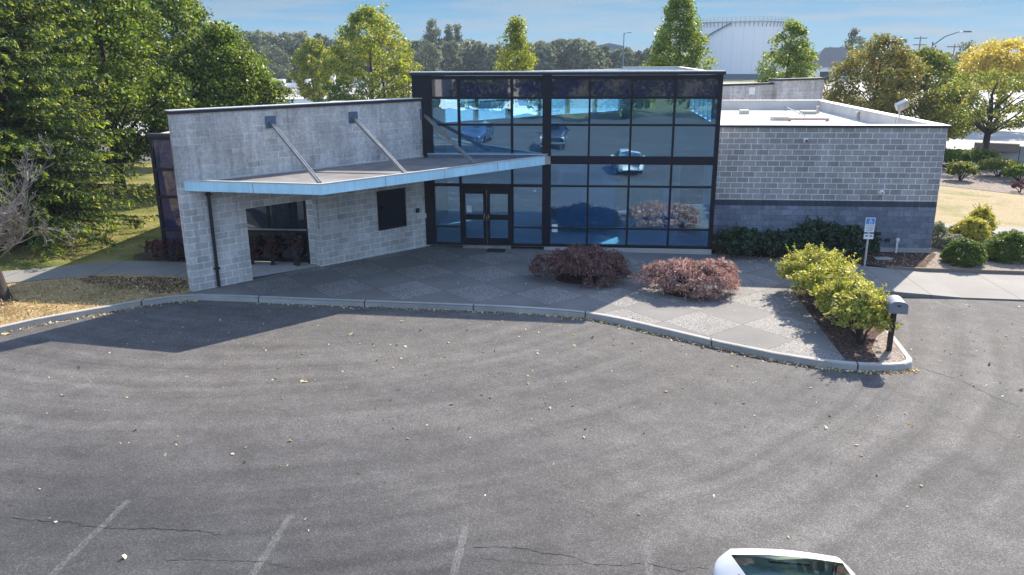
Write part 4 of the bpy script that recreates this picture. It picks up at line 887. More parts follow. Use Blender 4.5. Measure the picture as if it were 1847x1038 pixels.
# bare tree with bleached twigs close to the kerb
rs2 = random.Random(8)
b = MB()
def twig(p, d, l, r, lev):
    if lev == 0 or l < .07: return
    p = Vector(p); d = Vector(d).normalized(); n = 5; pts = [p]
    for i in range(n):
        d = (d+Vector((rs2.gauss(0, .10), rs2.gauss(0, .10), rs2.gauss(.05, .08)))).normalized(); pts.append(pts[-1]+d*l/n)
    b.tube(pts, [max(.006, r*(1-.6*i/n)) for i in range(n+1)], 5, cap=False)
    for k in range(5 if lev > 1 else 3):
        q = pts[rs2.randint(1, n)]; e = (d+Vector((rs2.gauss(.1, .5), rs2.gauss(-.05, .5), rs2.gauss(.10, .4)))).normalized(); twig(q, e, l*rs2.uniform(.38, .62), r*.55, lev-1)
tb = Vector((-16.5, 19.85, base(-16.5)))
for k in range(11):
    a = rs2.uniform(-1.2, .7); z = rs2.uniform(1.0, 2.3)
    twig((0, 0, z), (math.cos(a), math.sin(a), rs2.uniform(.05, .9)), rs2.uniform(1.2, 1.95), .021, 4)
for k in range(5):
    a = rs2.uniform(1.5, 4.5); twig((0, 0, rs2.uniform(1.2, 2.6)), (math.cos(a), math.sin(a), .5), 1.2, .024, 3)
bt = empty('bare_tree', tb, 'leafless tree with bleached grey twigs and a dark trunk on the dry verge', 'tree')
b.build('branch', M['bone'], bt)
b = MB(); b.tube([(.12, -.05, -.2), (.06, -.02, .15), (0, 0, .7), (-.05, 0, 1.6), (-.02, .05, 2.6), (.1, .1, 3.4)], [.34, .25, .20, .15, .09, .03], 12); b.build('trunk', M['barkdark'], bt, smooth=True)

# --- broadleaf trees on the left lawn
LG = 'dense green trees on the left lawn'
def place(px, py): return gnd(px, py)
tree('broadleaf_tree', (-22.6, 36.2, base(-22)), 'dense green tree with a forked dark trunk on the lawn behind the fir', 10.2, 3.9, 1.6, 'egg', 'leaf_dark', 201, ncl=460, per=115, rc=.62, leaf=.17, r0=.24, bark='barkdark', nl=22, group=LG)
tree('broadleaf_tree', (dat(402, 110, 40).x, 40, base(-17)), 'rounded dense green tree just left of the block wing roof', 7.9, 2.75, .8, 'egg', 'leaf_dark', 202, ncl=460, per=115, rc=.62, leaf=.17, r0=.22, bark='barkdark', nl=22, group=LG)
tree('broadleaf_tree', (-29.5, 45, base(-29)), 'tallest dense green tree rising above the others behind the fir', 14.0, 4.8, 2.2, 'egg', 'leaf_dark', 203, ncl=460, per=105, rc=.75, leaf=.2, r0=.26, bark='barkdark', nl=22, group=LG)
tree('broadleaf_tree', (dat(318, 110, 47).x, 47, base(-22)), 'tall narrow green tree behind the gap between the lawn trees', 11.0, 3.1, 2.2, 'egg', 'leaf_dark', 204, ncl=300, per=95, rc=.7, leaf=.2, r0=.24, bark='barkdark', nl=18, group=LG)
tree('broadleaf_tree', (-27.2, 31.5, base(-25)), 'dense green tree half hidden directly behind the fir', 10.5, 3.9, 1.4, 'egg', 'leaf_dark', 205, ncl=420, per=100, rc=.62, leaf=.16, r0=.22, bark='barkdark', nl=16, group=LG)
tree('broadleaf_tree', (-36, 50, base(-30)), 'green tree at the far edge of the left lawn', 11.5, 5.0, 1.4, 'egg', 'leaf_dark', 206, ncl=380, per=90, rc=.8, leaf=.22, r0=.24, bark='barkdark', nl=14, group=LG)
# --- trees behind the building
def fz(px, Y):
    p = dat(px, 110, Y); return (p.x, Y, FARZ)
def top_at(px, py, Y): return dat(px, py, Y).z-FARZ
YG_ = 'yellow green trees behind the building'
def bt_(px, py_top, Y, Rpx, H0, shape, mat, seed, label, **k):
    H = top_at(px, py_top, Y); R_ = Rpx*Y*.99/F
    return tree('young_tree', fz(px, Y), label, H, R_, H0, shape, mat, seed, group=YG_, **k)
bt_(562, 66, 88, 34, 2.6, 'egg', 'leaf_yg', 211, 'slim yellow green tree standing before the white wrapped stacks', ncl=150, per=70, rc=.55, leaf=.26, r0=.1, nl=8)
bt_(668, 20, 70, 90, 1.5, 'egg', 'leaf_yg', 212, 'broad yellow green tree left of the dark glass hall', ncl=290, per=70, rc=.7, leaf=.24, r0=.2, nl=26)
bt_(690, -6, 72, 36, 6.0, 'cone', 'leaf_yg', 219, 'thin topped yellow green tree growing through the broad one', ncl=46, per=26, rc=.55, leaf=.22, r0=.14, nl=20)
bt_(618, 142, 66, 52, .3, 'round', 'leaf_box', 213, 'low green bush under the broad yellow green tree', ncl=90, per=60, rc=.5, leaf=.2, r0=.1, nl=8)
bt_(735, 120, 69, 26, .3, 'round', 'leaf_yg', 220, 'low yellow green tree touching the corner of the dark glass hall', ncl=80, per=50, rc=.5, leaf=.2, r0=.1, nl=8)
bt_(932, 34, 62, 66, 1.6, 'cone', 'leaf_yg', 214, 'wispy yellow green tree with a bare top behind the hall roof', ncl=150, per=60, rc=.55, leaf=.2, r0=.14, nl=22)
bt_(1222, -16, 60, 92, 1.6, 'cone', 'leaf_lime', 215, 'tall green pyramid tree beside the white tank', ncl=360, per=72, rc=.55, leaf=.19, r0=.16, nl=22)
bt_(1424, 38, 66, 48, 1.2, 'egg', 'leaf_lime', 216, 'light green tree in front of the white tank edge', ncl=250, per=75, rc=.52, leaf=.19, r0=.14, nl=16)
bt_(1472, 138, 52.5, 11, .2, 'egg', 'leaf_yg', 217, 'slim yellow green shrub at the end of the raised rear wall', ncl=50, per=50, rc=.3, leaf=.14, r0=.06, nl=6)
AG = 'autumn trees along the road'
def at_(px, py_top, Y, Rpx, H0, shape, mat, seed, label, **k):
    p = dat(px, 110, Y); H = dat(px, py_top, Y).z+.3
    return tree('autumn_tree', (p.x, Y, -.3), label, H, Rpx*Y*.99/F, H0, shape, mat, seed, group=AG, **k)
at_(1588, 66, 60, 92, .5, 'egg', 'leaf_rust', 221, 'olive and rust tree with a spiky top behind the flat white roof', ncl=330, per=72, rc=.6, leaf=.2, r0=.18, nl=26)
at_(1676, 92, 62, 88, .5, 'egg', 'leaf_olive', 222, 'olive green tree behind the floodlight on the roof parapet', ncl=310, per=72, rc=.6, leaf=.2, r0=.18, nl=26)
at_(1803, 132, 55, 96, 2.2, 'round', 'leaf_olive', 223, 'spreading olive tree with a visible dark trunk beside the concrete barrier', ncl=120, per=60, rc=.5, leaf=.19, r0=.24, bark='barkdark', nl=40)
at_(1815, 76, 84, 74, 3.4, 'round', 'leaf_gold', 224, 'round golden tree at the edge of the road', ncl=280, per=80, rc=.7, leaf=.24, r0=.22, nl=24)
at_(1725, 180, 64, 46, .6, 'round', 'leaf_olive', 225, 'low olive tree between the road trees', ncl=90, per=60, rc=.55, leaf=.2, r0=.12, nl=16)
# ------------------------------------------------------------------ far things
def far(px, Y): p = dat(px, 110, Y); return p.x
def pxw(n, Y): return n*Y/F
# storage tank
Yt = 248; xt = far(1345, Yt); Rt = pxw(84, Yt); zt = dat(1345, 40, Yt).z
tk = empty('storage_tank', (xt, Yt+Rt*.9, FARZ), 'huge white cylindrical storage tank with a railed rim beyond the building', 'tank')
ht = zt-FARZ; b = MB(); n = 72
ring0 = [(Rt*math.cos(i*2*math.pi/n), Rt*math.sin(i*2*math.pi/n)) for i in range(n)]
b.prism(ring0, 1.2, ht)
b.build('shell', NT('tank_shell').m, tk)
t = NT('tank_plates'); c = t.n.new('ShaderNodeTexCoord'); sx = t.n.new('ShaderNodeSeparateXYZ'); t.l.new(c.outputs['Object'], sx.inputs[0])
ang = t.math('ARCTAN2', sx.outputs[1], sx.outputs[0]); w = t.math('LESS_THAN', t.math('FRACT', t.math('MULTIPLY', ang, 30/6.283)), .05)
hz_ = t.math('LESS_THAN', t.math('FRACT', t.math('DIVIDE', sx.outputs[2], 2.4)), .02)
cc = t.mix(t.math('MAXIMUM', w, hz_), (.86, .86, .86), (.74, .75, .76)); tank_m = t.set(cc, .6)
tk.children[0].data.materials[0] = tank_m
b = MB(); b.prism([(x*1.004, y*1.004) for x, y in ring0], -.2, 1.198); b.build('base_band', M['plate'], tk)
b = MB(); b.prism([(x*1.03, y*1.03) for x, y in ring0], ht+.01, ht+.16); b.build('walkway', M['steel'], tk)
b = MB()
for i in range(n):
    x, y = ring0[i][0]*1.025, ring0[i][1]*1.025; b.bar((x, y, ht+.17), (x, y+.01, ht+1.3), .06, .06)
    if i % 1 == 0: b.bar((ring0[i][0]*1.005, ring0[i][1]*1.005, ht-1.3), (ring0[i][0]*1.026, ring0[i][1]*1.026, ht), .10, .12)
for z in (.75, 1.3):
    for i in range(n):
        a_, c_ = ring0[i], ring0[(i+1) % n]; b.bar((a_[0]*1.025, a_[1]*1.025, ht+z), (c_[0]*1.025, c_[1]*1.025, ht+z), .05, .05)
b.build('railing', M['plate'], tk)
b = MB()
a0, a1 = math.radians(205), math.radians(250)
pts = [(Rt*1.03*math.cos(a0+(a1-a0)*f), Rt*1.03*math.sin(a0+(a1-a0)*f), ht*(.62+.36*f)) for f in np.linspace(0, 1, 12)]
for p, q in zip(pts[:-1], pts[1:]): b.bar(p, q, .5, .25)
b.build('stairway', M['plate'], tk)
# white house with a grey hipped roof
Yh = 215; xh = far(1502, Yh); wv = pxw(34, Yh)
hs = empty('house', (xh, Yh, FARZ), 'small white house with a grey hipped roof by the tank', 'house')
b = MB(); b.box(-wv, wv*1.5, 0, 8, -.2, 3.6); b.build('wall', M['siding'], hs)
b = MB(); x0, x1 = -wv-.6, wv*1.5+.6
b.quad((x0, -.6, 3.61), (x1, -.6, 3.61), (x1-4.6, 4, 8.4), (x0+4.6, 4, 8.4)); b.quad((x1, 8.6, 3.61), (x0, 8.6, 3.61), (x0+4.6, 4, 8.4), (x1-4.6, 4, 8.4)); b.quad((x0, 8.6, 3.61), (x0, -.6, 3.61), (x0+4.6, 4, 8.4)); b.quad((x1, -.6, 3.61), (x1, 8.6, 3.61), (x1-4.6, 4, 8.4)); b.quad((x0, -.6, 3.6), (x0, 8.6, 3.6), (x1, 8.6, 3.6), (x1, -.6, 3.6))
b.build('roof', M['shingle'], hs)
b = MB(); b.box(-wv*.55, -wv*.1, -.06, -.01, .1, 2.5); b.build('door', M['black'], hs)
b = MB(); b.box(wv*.6, wv*.85, -.06, -.01, 1.3, 2.5); b.build('window', M['plate'], hs)
# grey industrial shed far off
Ys = 420; xs = far(1098, Ys)
sh = empty('industrial_shed', (xs, Ys, FARZ), 'pale grey gabled industrial shed far beyond the hall roof', 'shed')
w_ = pxw(26, Ys); hh = dat(1098, 84, Ys).z-FARZ
b = MB(); b.box(-w_, w_, 0, 30, -.2, hh); b.v += [(-w_-.4, -.3, hh), (w_+.4, -.3, hh), (0, -.3, hh+1.6), (-w_-.4, 30.3, hh), (w_+.4, 30.3, hh), (0, 30.3, hh+1.6)]
n0 = 8; b.f += [(8, 9, 10), (13, 12, 11), (8, 10, 13, 11), (9, 12, 13, 10)]; b.build('wall', M['plate'], sh)
b = MB(); b.bar((-w_*.1, -.35, 0), (-w_*.1, -.35, hh), .4, .4); b.build('downpipe', M['steel'], sh)
# poles
def pole(name, px, top, Y, r, label, arm=None, cross=None):
    x = far(px, Y); h = dat(px, top, Y).z-FARZ; o = empty(name, (x, Y, FARZ), label, 'pole' if 'lamp' not in name else 'street lamp')
    b = MB(); b.tube([(0, 0, -.3), (0, 0, h)], [r, r*.6], 8); b.build('post', M['wood'] if cross else M['plate'], o)
    if arm:
        b = MB(); b.tube([(0, 0, h-.4), (arm[0]*.4, 0, h+arm[1]*.55), (arm[0]*.85, 0, h+arm[1]), (arm[0], 0, h+arm[1])], [.07, .06, .05, .05], 6); b.build('arm', M['plate'], o)
        b = MB(); b.box(arm[0]-.1, arm[0]+.75, -.14, .14, h+arm[1]-.08, h+arm[1]+.08); b.build('lamp_head', M['plate'], o)
    if cross:
        b = MB()
        for z in cross: b.box(-1.1, 1.1, -.06, .06, h-z-.08, h-z+.08)
        b.build('crossarm', M['wood'], o)
    return o
pole('light_mast', 1124, 60, 190, .16, 'thin grey mast rising between the shed and the pyramid tree', arm=(.9, .05))
pole('street_lamp', 1678, 76, 100, .14, 'street lamp with a long upswept arm over the autumn trees', arm=(3.3, 1.1))
pole('utility_pole', 1718, 80, 135, .14, 'brown utility pole right of the street lamp', cross=(.4,))
pole('utility_pole', 1655, 66, 150, .15, 'utility pole with two crossarms left of the street lamp', cross=(.3, 1.4))
# white wrapped stacks in the yard
WG = 'white wrapped stacks in the yard'
for i, (px, Y, w, h, lab) in enumerate(((470, 172, 26, 2.0, 'white wrapped stack beside the dark pickup at the lawn trees'), (497, 176, 24, 2.3, 'white wrapped stack behind the rusty scrap heap'),
        (523, 180, 26, 2.2, 'wide white wrapped stack right of the scrap heap'), (548, 182, 16, 2.0, 'narrow white wrapped stack at the slim tree'),
        (590, 178, 22, 3.4, 'tallest white wrapped stack right of the slim tree'), (648, 186, 40, 2.6, 'long pale stack behind the broad yellow green tree'), (705, 190, 46, 2.4, 'long pale stack nearest the dark glass hall'))):
    x = far(px, Y); wm = pxw(w, Y); o = empty('wrapped_stack', (x, Y, FARZ), lab, 'pallet stack', WG)
    rr = random.Random(i); b = MB(); k = max(2, int(wm/1.3)); lay = 2
    for q in range(k):
        for l in range(lay):
            if l and rr.random() < .2: continue
            x0 = -wm/2+q*wm/k; b.box(x0+.03, x0+wm/k-.03+rr.uniform(-.05, .05), rr.uniform(-.2, .1), 1.3, .15+l*h/2+l*.02, .15+(l+1)*h/2*rr.uniform(.86, 1))
    b.build('bundle', M['white'], o, bevel=.08)
    b = MB()
    for q in range(k*2): b.box(-wm/2+q*wm/k/2, -wm/2+q*wm/k/2+.15, -.2, 1.3, 0, .149)
    b.build('pallet', M['wood'], o)
# rusty heap
rr = random.Random(2); x = far(507, 158); b = MB()
for i in range(60):
    a = Vector((rr.gauss(0, 1.1), rr.gauss(0, .5), abs(rr.gauss(.3, .5)))); d_ = Vector((rr.gauss(0, 1), rr.gauss(0, 1), rr.gauss(0, .5))).normalized()*rr.uniform(.4, 1.3)
    b.bar(a-d_, a+d_, rr.uniform(.05, .3), rr.uniform(.03, .12))
o = b.build('scrap_heap', M['rust']); o.location = (x, 158, FARZ); tag(o, 'heap of rusty scrap metal before the white wrapped stacks', 'scrap heap')
# concrete barrier by the road
p0 = gat(1762, 291, -.5); p1 = gat(1852, 303, -.5); b = MB(); b.bar((p0.x, p0.y, .0), (p1.x+8, p1.y-2.6, .0), .4, 1.3); o = b.build('concrete_barrier', M['kerb']); tag(o, 'long grey concrete barrier behind the hedge by the road', 'barrier')
c = (p0+p1)/2; b = MB(); b.bar((c.x-1.4, c.y+.9, .55), (c.x+1.0, c.y+.2, .55), .5, .5); o = b.build('timber_beam', M['wood']); tag(o, 'brown timber beam lying behind the concrete barrier', 'beam')
# chain-link fence
fc = empty('chain_fence', (0, 0, 0), 'wire mesh fence running from the raised rear wall towards the road trees', 'fence')
f0 = gat(1474, 190, -.5); f1 = gat(1512, 150, -.5); k = 14; b = MB(); m_ = MB()
for i in range(k+1):
    q = f0.lerp(f1, i/k); pb = MB(); pb.tube([(q.x, q.y, -1), (q.x, q.y, 1.4)], .05, 6); pb.build('post', M['steel'], fc)
for j in range(8): m_.bar((f0.x, f0.y, -.6+j*.27), (f1.x, f1.y, -.6+j*.27), .02, .025)
m_.build('mesh_panel', M['steel'], fc)
# big road sign beyond, white trailer roofs behind the left wing
tr = empty('trailer', (far(560, 100), 100, FARZ), 'low white trailer parked in the yard behind the angled wall', 'trailer')
b = MB(); b.box(-7, 7, -1.3, 1.3, .9, 2.1); b.build('body', M['white'], tr, bevel=.05)
b = MB()
for x in (-5, -3.8, 4, 5.2): b.tube([(x, -1.32, .45), (x, -1.0, .45)], .45, 14)
b.build('wheels_axle', M['rubber'], tr)
# far wood
rs = np.random.RandomState(77); Ps = []; 
def woods(px0, px1, n, Ya, Yb, top, spread, seed):
    rs = np.random.RandomState(seed)
    for i in range(n):
        px = rs.uniform(px0, px1); Y = rs.uniform(Ya, Yb); x = far(px, Y); tp = top(px)+abs(rs.normal())*spread; H = dat(px, tp, Y).z-FARZ
        if H < 2: continue
        Rr = H*rs.uniform(.28, .42); C, P = crown_points(0.3, H, Rr, 'egg', 60, 30, H*.095, rs, .85, .55); Ps.append(P+np.array([x, Y, FARZ]))
woods(400, 760, 95, 228, 265, lambda p: np.interp(p, [400, 450, 520, 600, 760], [66, 57, 60, 66, 78]), 9, 1)
woods(740, 1180, 110, 225, 285, lambda p: np.interp(p, [740, 830, 900, 960, 1050, 1100, 1180], [78, 72, 80, 78, 70, 88, 88]), 8, 2)
woods(1440, 1570, 26, 240, 280, lambda p: np.interp(p, [1440, 1480, 1570], [96, 88, 84]), 6, 3)
woods(-200, 420, 60, 200, 260, lambda p: 60, 14, 4)
woods(1560, 2100, 60, 330, 430, lambda p: 96, 4, 5)
P = np.concatenate(Ps); V, Q = cards(P, .95, .7, np.random.RandomState(9), up=.3); tag(npmesh('far_wood', V, Q, M['leaf_far']), kind='stuff')
FG = 'separate trees in front of the far wood'
def ft(px, py, Y, Rpx, shape, seed, label, H0=.5, **k):
    p = fz(px, Y); return tree('field_tree', p, label, top_at(px, py, Y), Rpx*Y/F, H0, shape, k.pop('mat', 'leaf_far'), seed, group=FG, rc=k.pop('rc', 1.1), leaf=k.pop('leaf', .6), per=k.pop('per', 45), ncl=k.pop('ncl', 110), r0=.25, nl=8, **k)
ft(490, 84, 205, 34, 'egg', 301, 'rounded grey green tree standing in front of the far wood by the yard')
ft(768, 76, 195, 26, 'round', 302, 'rounded grey green tree just above the left corner of the hall roof')
ft(782, 35, 240, 30, 'cone', 303, 'tall dark conifer above the far wood over the hall roof', rc=1.3)
ft(812, 44, 245, 14, 'cone', 304, 'narrow conifer right of the tall dark conifer', ncl=60)
ft(826, 46, 250, 10, 'cone', 305, 'thinnest conifer at the end of the conifer group', ncl=45)
ft(1535, 55, 235, 24, 'egg', 306, 'hazy dark tree behind the white house', ncl=80)
ft(1622, 68, 260, 11, 'egg', 307, 'small hazy tree over the autumn trees', ncl=40)
ft(1742, 74, 200, 16, 'vase', 308, 'thin windswept tree between the utility pole and the golden tree', ncl=45, per=22)
ft(1092, 88, 300, 9, 'egg', 309, 'small round tree in front of the grey shed', ncl=40)
# ------------------------------------------------------------------ vehicles
def cubic(xs, ys, x): 
    xs = np.asarray(xs, float); ys = np.asarray(ys, float); m = np.gradient(ys, xs); i = np.clip(np.searchsorted(xs, x)-1, 0, len(xs)-2)
    h = xs[i+1]-xs[i]; t = np.clip((x-xs[i])/h, 0, 1)
    return (2*t**3-3*t**2+1)*ys[i]+(t**3-2*t**2+t)*h*m[i]+(-2*t**3+3*t**2)*ys[i+1]+(t**3-t**2)*h*m[i+1]
def vehicle(name, loc, rz, label, spec, paint):
    # local -y is the nose; profile knots: y, lower z, belt z, belt half width, top z, top half width
    K = np.array(spec['k'], float); y0, y1 = K[0, 0], K[-1, 0]; n = 110; ys = np.linspace(y0, y1, n)
    zl, zb, wb, zt, wt = [np.interp(ys, K[:, 0], K[:, i]) for i in range(1, 6)]
    ker = np.hanning(7); ker /= ker.sum()
    def sm(a): return np.convolve(np.pad(a, 3, mode='edge'), ker, 'valid')
    zl, zb, wb, zt, wt = map(sm, (zl, zb, wb, zt, wt))
    ring = []
    for i in range(n):
        pts = []
        w, h0, h1, h2, u = wb[i], zl[i], zb[i], zt[i], wt[i]
        for f in np.linspace(0, 1, 4): pts.append((w*(.80+.14*f), h0+(h1-h0)*.18*f))
        for f in np.linspace(.12, 1, 7): pts.append((w*(.94+.06*math.sin(f*math.pi*.62)/math.sin(math.pi*.5)) , h0+(h1-h0)*(.18+.82*f)))
        wtop = pts[-1][0]
        for f in np.linspace(.10, 1, 9): pts.append((wtop+(u-wtop)*f**1.15, h1+(h2-h1)*(f**.92)*.97))
        for f in (.25, .5, .75, 1.0): pts.append((u*(1-f), h1+(h2-h1)*.97+(h2-h1)*.03*math.sin(f*math.pi/2)+.035*math.sin(f*math.pi/2)))
        row = [(x, ys[i], z) for x, z in pts]; row += [(-x, y, z) for x, y, z in reversed(row[:-1])]; ring.append(row)
    Rg = np.array(ring); m = Rg.shape[1]
    o = empty(name, loc, label, spec['cat'], rz=rz)
    b = MB(); b.v = [tuple(p) for p in Rg.reshape(-1, 3)]
    # wheel arches and glass openings are left out of the body skin
    wz = spec['r']
    def inwheel(i, j):
        y = ys[i]; z = Rg[i, j, 2]
        return any((y-w)**2+(z-wz)**2 < (wz*1.16)**2 for w in spec['w']) and (j < 11 or j >= m-12)
    wins = spec['win']   # (y0, y1, j0, j1, name)
    def inwin(i, j):
        jj = min(j, m-2-j)
        for a, c, j0, j1, nm in wins:
            if a <= ys[i] < c and j0 <= jj < j1: return nm
        return None
    glass = {}
    for i in range(n-1):
        for j in range(m-1):
            f = (i*m+j, i*m+j+1, (i+1)*m+j+1, (i+1)*m+j)
            nm = inwin(i, j)
            if nm: glass.setdefault(nm+('|L' if (nm == 'side_window' and j < m/2) else ''), []).append(f); continue
            if not inwheel(i, j): b.f.append(f)
    b.f.append(tuple(range(m))); b.f.append(tuple((n-1)*m+j for j in reversed(range(m))))
    body = b.build('body', paint, o, smooth=True)
    for nm, fs in glass.items():
        g = MB(); idx = {}; 
        for f in fs:
            q = []
            for v in f:
                if v not in idx: idx[v] = len(g.v); g.v.append(b.v[v])
                q.append(idx[v])
            g.f.append(tuple(q))
        g.build(nm.split('|')[0], M['carglass'], o, smooth=True)
    b = MB(); b.box(-wb.max()*.8, wb.max()*.8, y0+.15, y1-.15, zl.min()+.06, zl.min()+.16); b.build('underbody', M['rubber'], o)
    hw = wb.max()*.97
    for w in spec['w']:
        for s in (-1, 1):
            t = MB(); pr = [(0.0, .6), (.03, .93), (.06, 1.0), (.20, 1.0), (.23, .93)]
            k = 28; 
            for a in range(len(pr)-1):
                for q in range(k):
                    A, Bq = q*2*math.pi/k, (q+1)*2*math.pi/k
                    def P(pp, an): return (s*(hw-.015-pp[0]), w+wz*pp[1]*math.cos(an), wz+wz*pp[1]*math.sin(an))
                    t.quad(P(pr[a], A), P(pr[a], Bq), P(pr[a+1], Bq), P(pr[a+1], A))
            wh = t.build('wheel', M['rubber'], o, smooth=True)
            r_ = MB(); r_.tube([(s*(hw-.09), w, wz), (s*(hw-.03), w, wz)], [wz*.62, wz*.6], 24)
            for q in range(5):
                an = q*2*math.pi/5; r_.bar((s*(hw-.02), w, wz), (s*(hw-.022), w+wz*.56*math.cos(an), wz+wz*.56*math.sin(an)), .05, .02)
            r_.build('rim', M['chrome'] if spec.get('rim') else M['steel'], wh)
    for s in (-1, 1):
        for (nm, y, z, w_, h_, x_, mt_) in spec['lights']:
            l = MB(); l.box(s*x_-w_/2, s*x_+w_/2, y-.03, y+.03, z-h_/2, z+h_/2); l.build(nm, M[mt_], o, bevel=.02)
        my, mz, mx_ = spec['mir']; l = MB(); l.box(s*mx_-.11, s*mx_+.11, my-.05, my+.06, mz-.07, mz+.08); l.build('mirror', paint, o, bevel=.03)
    for y, z, w_, h_, mt_, nm in spec.get('front', []):
        l = MB(); l.box(-w_/2, w_/2, y-.025, y+.025, z-h_/2, z+h_/2); l.build(nm, M[mt_], o, bevel=.012)
    for x, y, z in spec.get('seats', []):
        l = MB(); l.box(x-.24, x+.24, y, y+.14, z-.45, z+.12); l.box(x-.12, x+.12, y+.02, y+.12, z+.14, z+.32); l.build('seat', M['seat'], o, bevel=.05)
    if spec.get('shelf'):
        a, c, z, w_ = spec['shelf']; l = MB(); l.box(-w_, w_, a, c, z-.03, z); l.build('parcel_shelf', M['seat'], o)
    return o
hatch = dict(cat='car', r=.31, w=(-1.35, 1.30), mir=(-.55, .98, .93), rim=0,
    k=[(-2.22, .34, .58, .58, .60, .46), (-2.14, .24, .64, .74, .70, .60), (-1.9, .20, .70, .84, .82, .70), (-1.2, .18, .80, .865, .96, .72), (-.95, .18, .84, .87, 1.02, .70), (-.10, .18, .88, .87, 1.40, .60), (.25, .18, .89, .87, 1.45, .59), (.8, .18, .90, .87, 1.43, .58), (1.15, .18, .91, .865, 1.37, .585), (1.82, .20, .93, .85, 1.135, .64), (2.00, .23, .94, .80, 1.085, .66), (2.10, .26, .93, .73, 1.065, .62), (2.17, .30, .90, .62, 1.02, .52), (2.20, .36, .84, .50, .92, .42)],
    win=[(-.86, -.18, 21, 99, 'windshield'), (1.02, 1.86, 19, 99, 'rear_window'), (-.52, 1.28, 11, 18, 'side_window')],
    lights=[('headlight', -2.02, .66, .30, .13, .62, 'lamp'), ('tail_light', 2.04, .84, .14, .24, .66, 'tail')],
    front=[(2.165, .62, .34, .14, 'white', 'number_plate'), (2.17, .40, 1.2, .09, 'rubber', 'bumper_strip'), (1.74, 1.16, .46, .03, 'rubber', 'brake_light')],
    seats=[(-.40, .95, .93), (.40, .95, .93)], shelf=(1.3, 1.95, .93, .62))
c = gat(1404, 972, .98)
vehicle('parked_car', (c.x, c.y-2.0, asph(c.x, 0)), math.radians(-2.5), 'white hatchback parked in the near bay with its sloping rear window facing up', hatch, M['carwhite'])
suv = dict(cat='car', r=.37, w=(-1.4, 1.4), mir=(-.75, 1.12, 1.0), rim=1,
    k=[(-2.35, .42, .78, .66, .80, .55), (-2.25, .32, .86, .84, .92, .7), (-1.9, .28, .92, .93, 1.05, .78), (-1.1, .26, 1.0, .95, 1.14, .80), (-.35, .26, 1.04, .95, 1.66, .70), (0, .26, 1.05, .95, 1.74, .70), (1.6, .26, 1.06, .95, 1.74, .70), (2.05, .28, 1.06, .93, 1.62, .70), (2.3, .34, 1.04, .90, 1.12, .78), (2.36, .42, .98, .82, 1.02, .76)],
    win=[(-1.0, -.40, 21, 99, 'windshield'), (2.02, 2.24, 21, 99, 'rear_window'), (-.7, 1.9, 11, 18, 'side_window')],
    lights=[('headlight', -2.2, .84, .30, .16, .64, 'lamp'), ('tail_light', 2.28, 1.0, .14, .3, .82, 'tail')], front=[(-2.33, .66, 1.0, .16, 'chrome', 'grille'), (-2.33, .45, 1.4, .12, 'rubber', 'bumper')])
pick = dict(cat='pickup', r=.41, w=(-1.75, 1.75), mir=(-.75, 1.35, 1.12), rim=1,
    k=[(-2.85, .5, 1.0, .84, 1.02, .78), (-2.75, .42, 1.10, .95, 1.16, .85), (-1.6, .40, 1.18, .99, 1.28, .86), (-1.05, .40, 1.22, .99, 1.34, .84), (-.45, .40, 1.24, .99, 1.86, .70), (-.1, .40, 1.24, .99, 1.92, .70), (1.0, .40, 1.24, .99, 1.91, .70), (1.15, .40, 1.24, .99, 1.80, .72), (1.22, .40, 1.24, .99, 1.28, .94), (2.85, .42, 1.22, .98, 1.25, .94), (2.95, .5, 1.18, .95, 1.2, .92)],
    win=[(-1.0, -.42, 21, 99, 'windshield'), (-.75, .95, 11, 18, 'side_window')],
    lights=[('headlight', -2.8, 1.0, .26, .24, .78, 'lamp'), ('tail_light', 2.93, 1.0, .14, .35, .88, 'tail')],
    front=[(-2.87, .92, 1.1, .30, 'black', 'grille'), (-2.875, 1.10, 1.2, .06, 'chrome', 'grille_bar'), (-2.9, .62, 1.9, .16, 'chrome', 'bumper')])
vehicle('parked_pickup', (-2.5, -5.4, asph(-2.5, 0)), math.pi, 'black pickup with chrome bumper standing across the lot and mirrored in the glass', pick, M['carblack'])
vehicle('parked_car', (-8.3, -5.6, asph(-8.3, 0)), math.pi+.1, 'dark blue sport utility car mirrored in the glass left of the pickup', suv, M['carblue'])
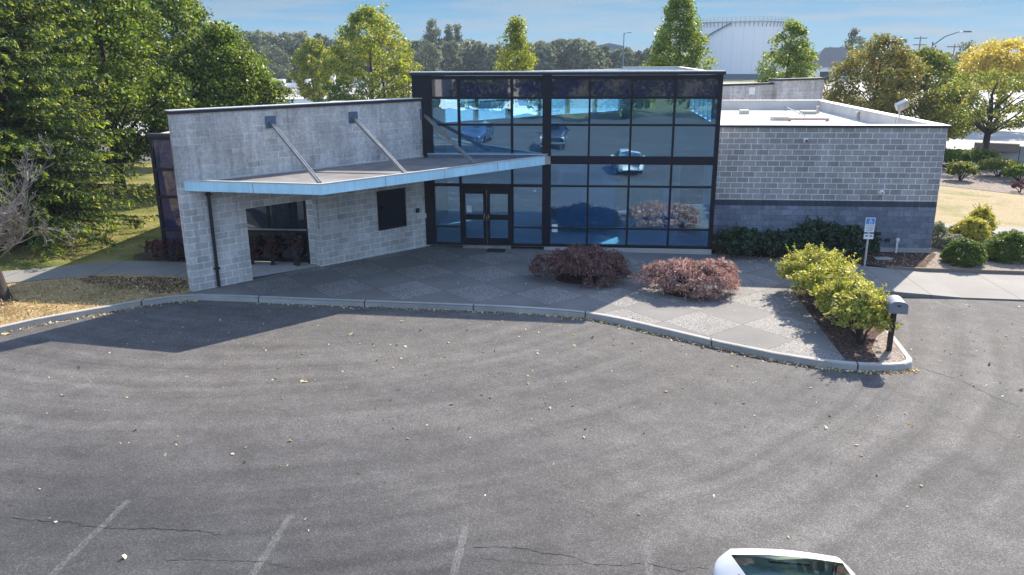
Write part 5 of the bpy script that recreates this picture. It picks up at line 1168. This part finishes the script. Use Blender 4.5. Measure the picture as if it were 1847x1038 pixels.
# dark pickup in the yard
o = vehicle('yard_pickup', (far(458, 190), 190, FARZ), math.pi/2, 'dark pickup parked in the yard behind the lawn trees', pick, M['carblack'])
o = vehicle('yard_car', (-6.0, 88, FARZ), .6, 'pale car in the yard seen through the upper hall windows', suv, M['carwhite'])
# what the glass mirrors: trees and a pale house across the street
for i, (x, y, H, Rr) in enumerate(((4, -34, 13, 5.5), (14, -38, 14, 6.5), (25, -40, 13, 7), (-26, -44, 10, 6), (-12.5, -41, 5.2, 3.4), (-4.5, -37, 8, 3))):
    tree('street_tree', (x, y, -.4), ['dark tree mirrored above the doors', 'tall dark tree mirrored in the top panes', 'dark tree mirrored at the right end of the top panes', 'dark tree mirrored at the left end of the top panes', 'low round tree before the pale house mirrored in the top panes', 'slim tree between the pale house and the big trees mirrored in the glass'][i], H, Rr, 1, 'egg', 'leaf_dark', 400+i, ncl=120, per=40, rc=1.2, leaf=.5, r0=.3, nl=6, group='trees across the street mirrored in the glass')
ph = empty('pale_house', (-13, -50, -.5), 'pale house with tall windows mirrored in the top panes', 'house')
b = MB(); b.box(-7, 6, -8, 0, -.2, 8); b.build('wall', M['siding'], ph)
for x, w in ((-5.4, .7), (-3.2, 1.1), (.2, .6), (2.2, .9), (4.4, .6)):
    b = MB(); b.box(x-w, x+w, .01, .06, 1.0, 6.9); b.build('window', M['plate'], ph)
b = MB(); b.box(-7.6, 6.6, -8.6, .6, 8.01, 8.4); b.build('roof', M['shingle'], ph)
# ------------------------------------------------------------------ haze
b = MB(); b.box(-420, 420, -75, 480, FARZ-1.2, 23); hz = b.build('haze', bpy.data.materials.new('haze_air')); hz['kind'] = 'stuff'
hm = hz.data.materials[0]; hm.use_nodes = True; hn = hm.node_tree; hn.nodes.remove(hn.nodes['Principled BSDF'])
pv = hn.nodes.new('ShaderNodeVolumePrincipled'); pv.inputs['Color'].default_value = (.72, .86, .98, 1); pv.inputs['Density'].default_value = .0003; pv.inputs['Anisotropy'].default_value = 0
hn.links.new(pv.outputs[0], hn.nodes['Material Output'].inputs['Volume'])
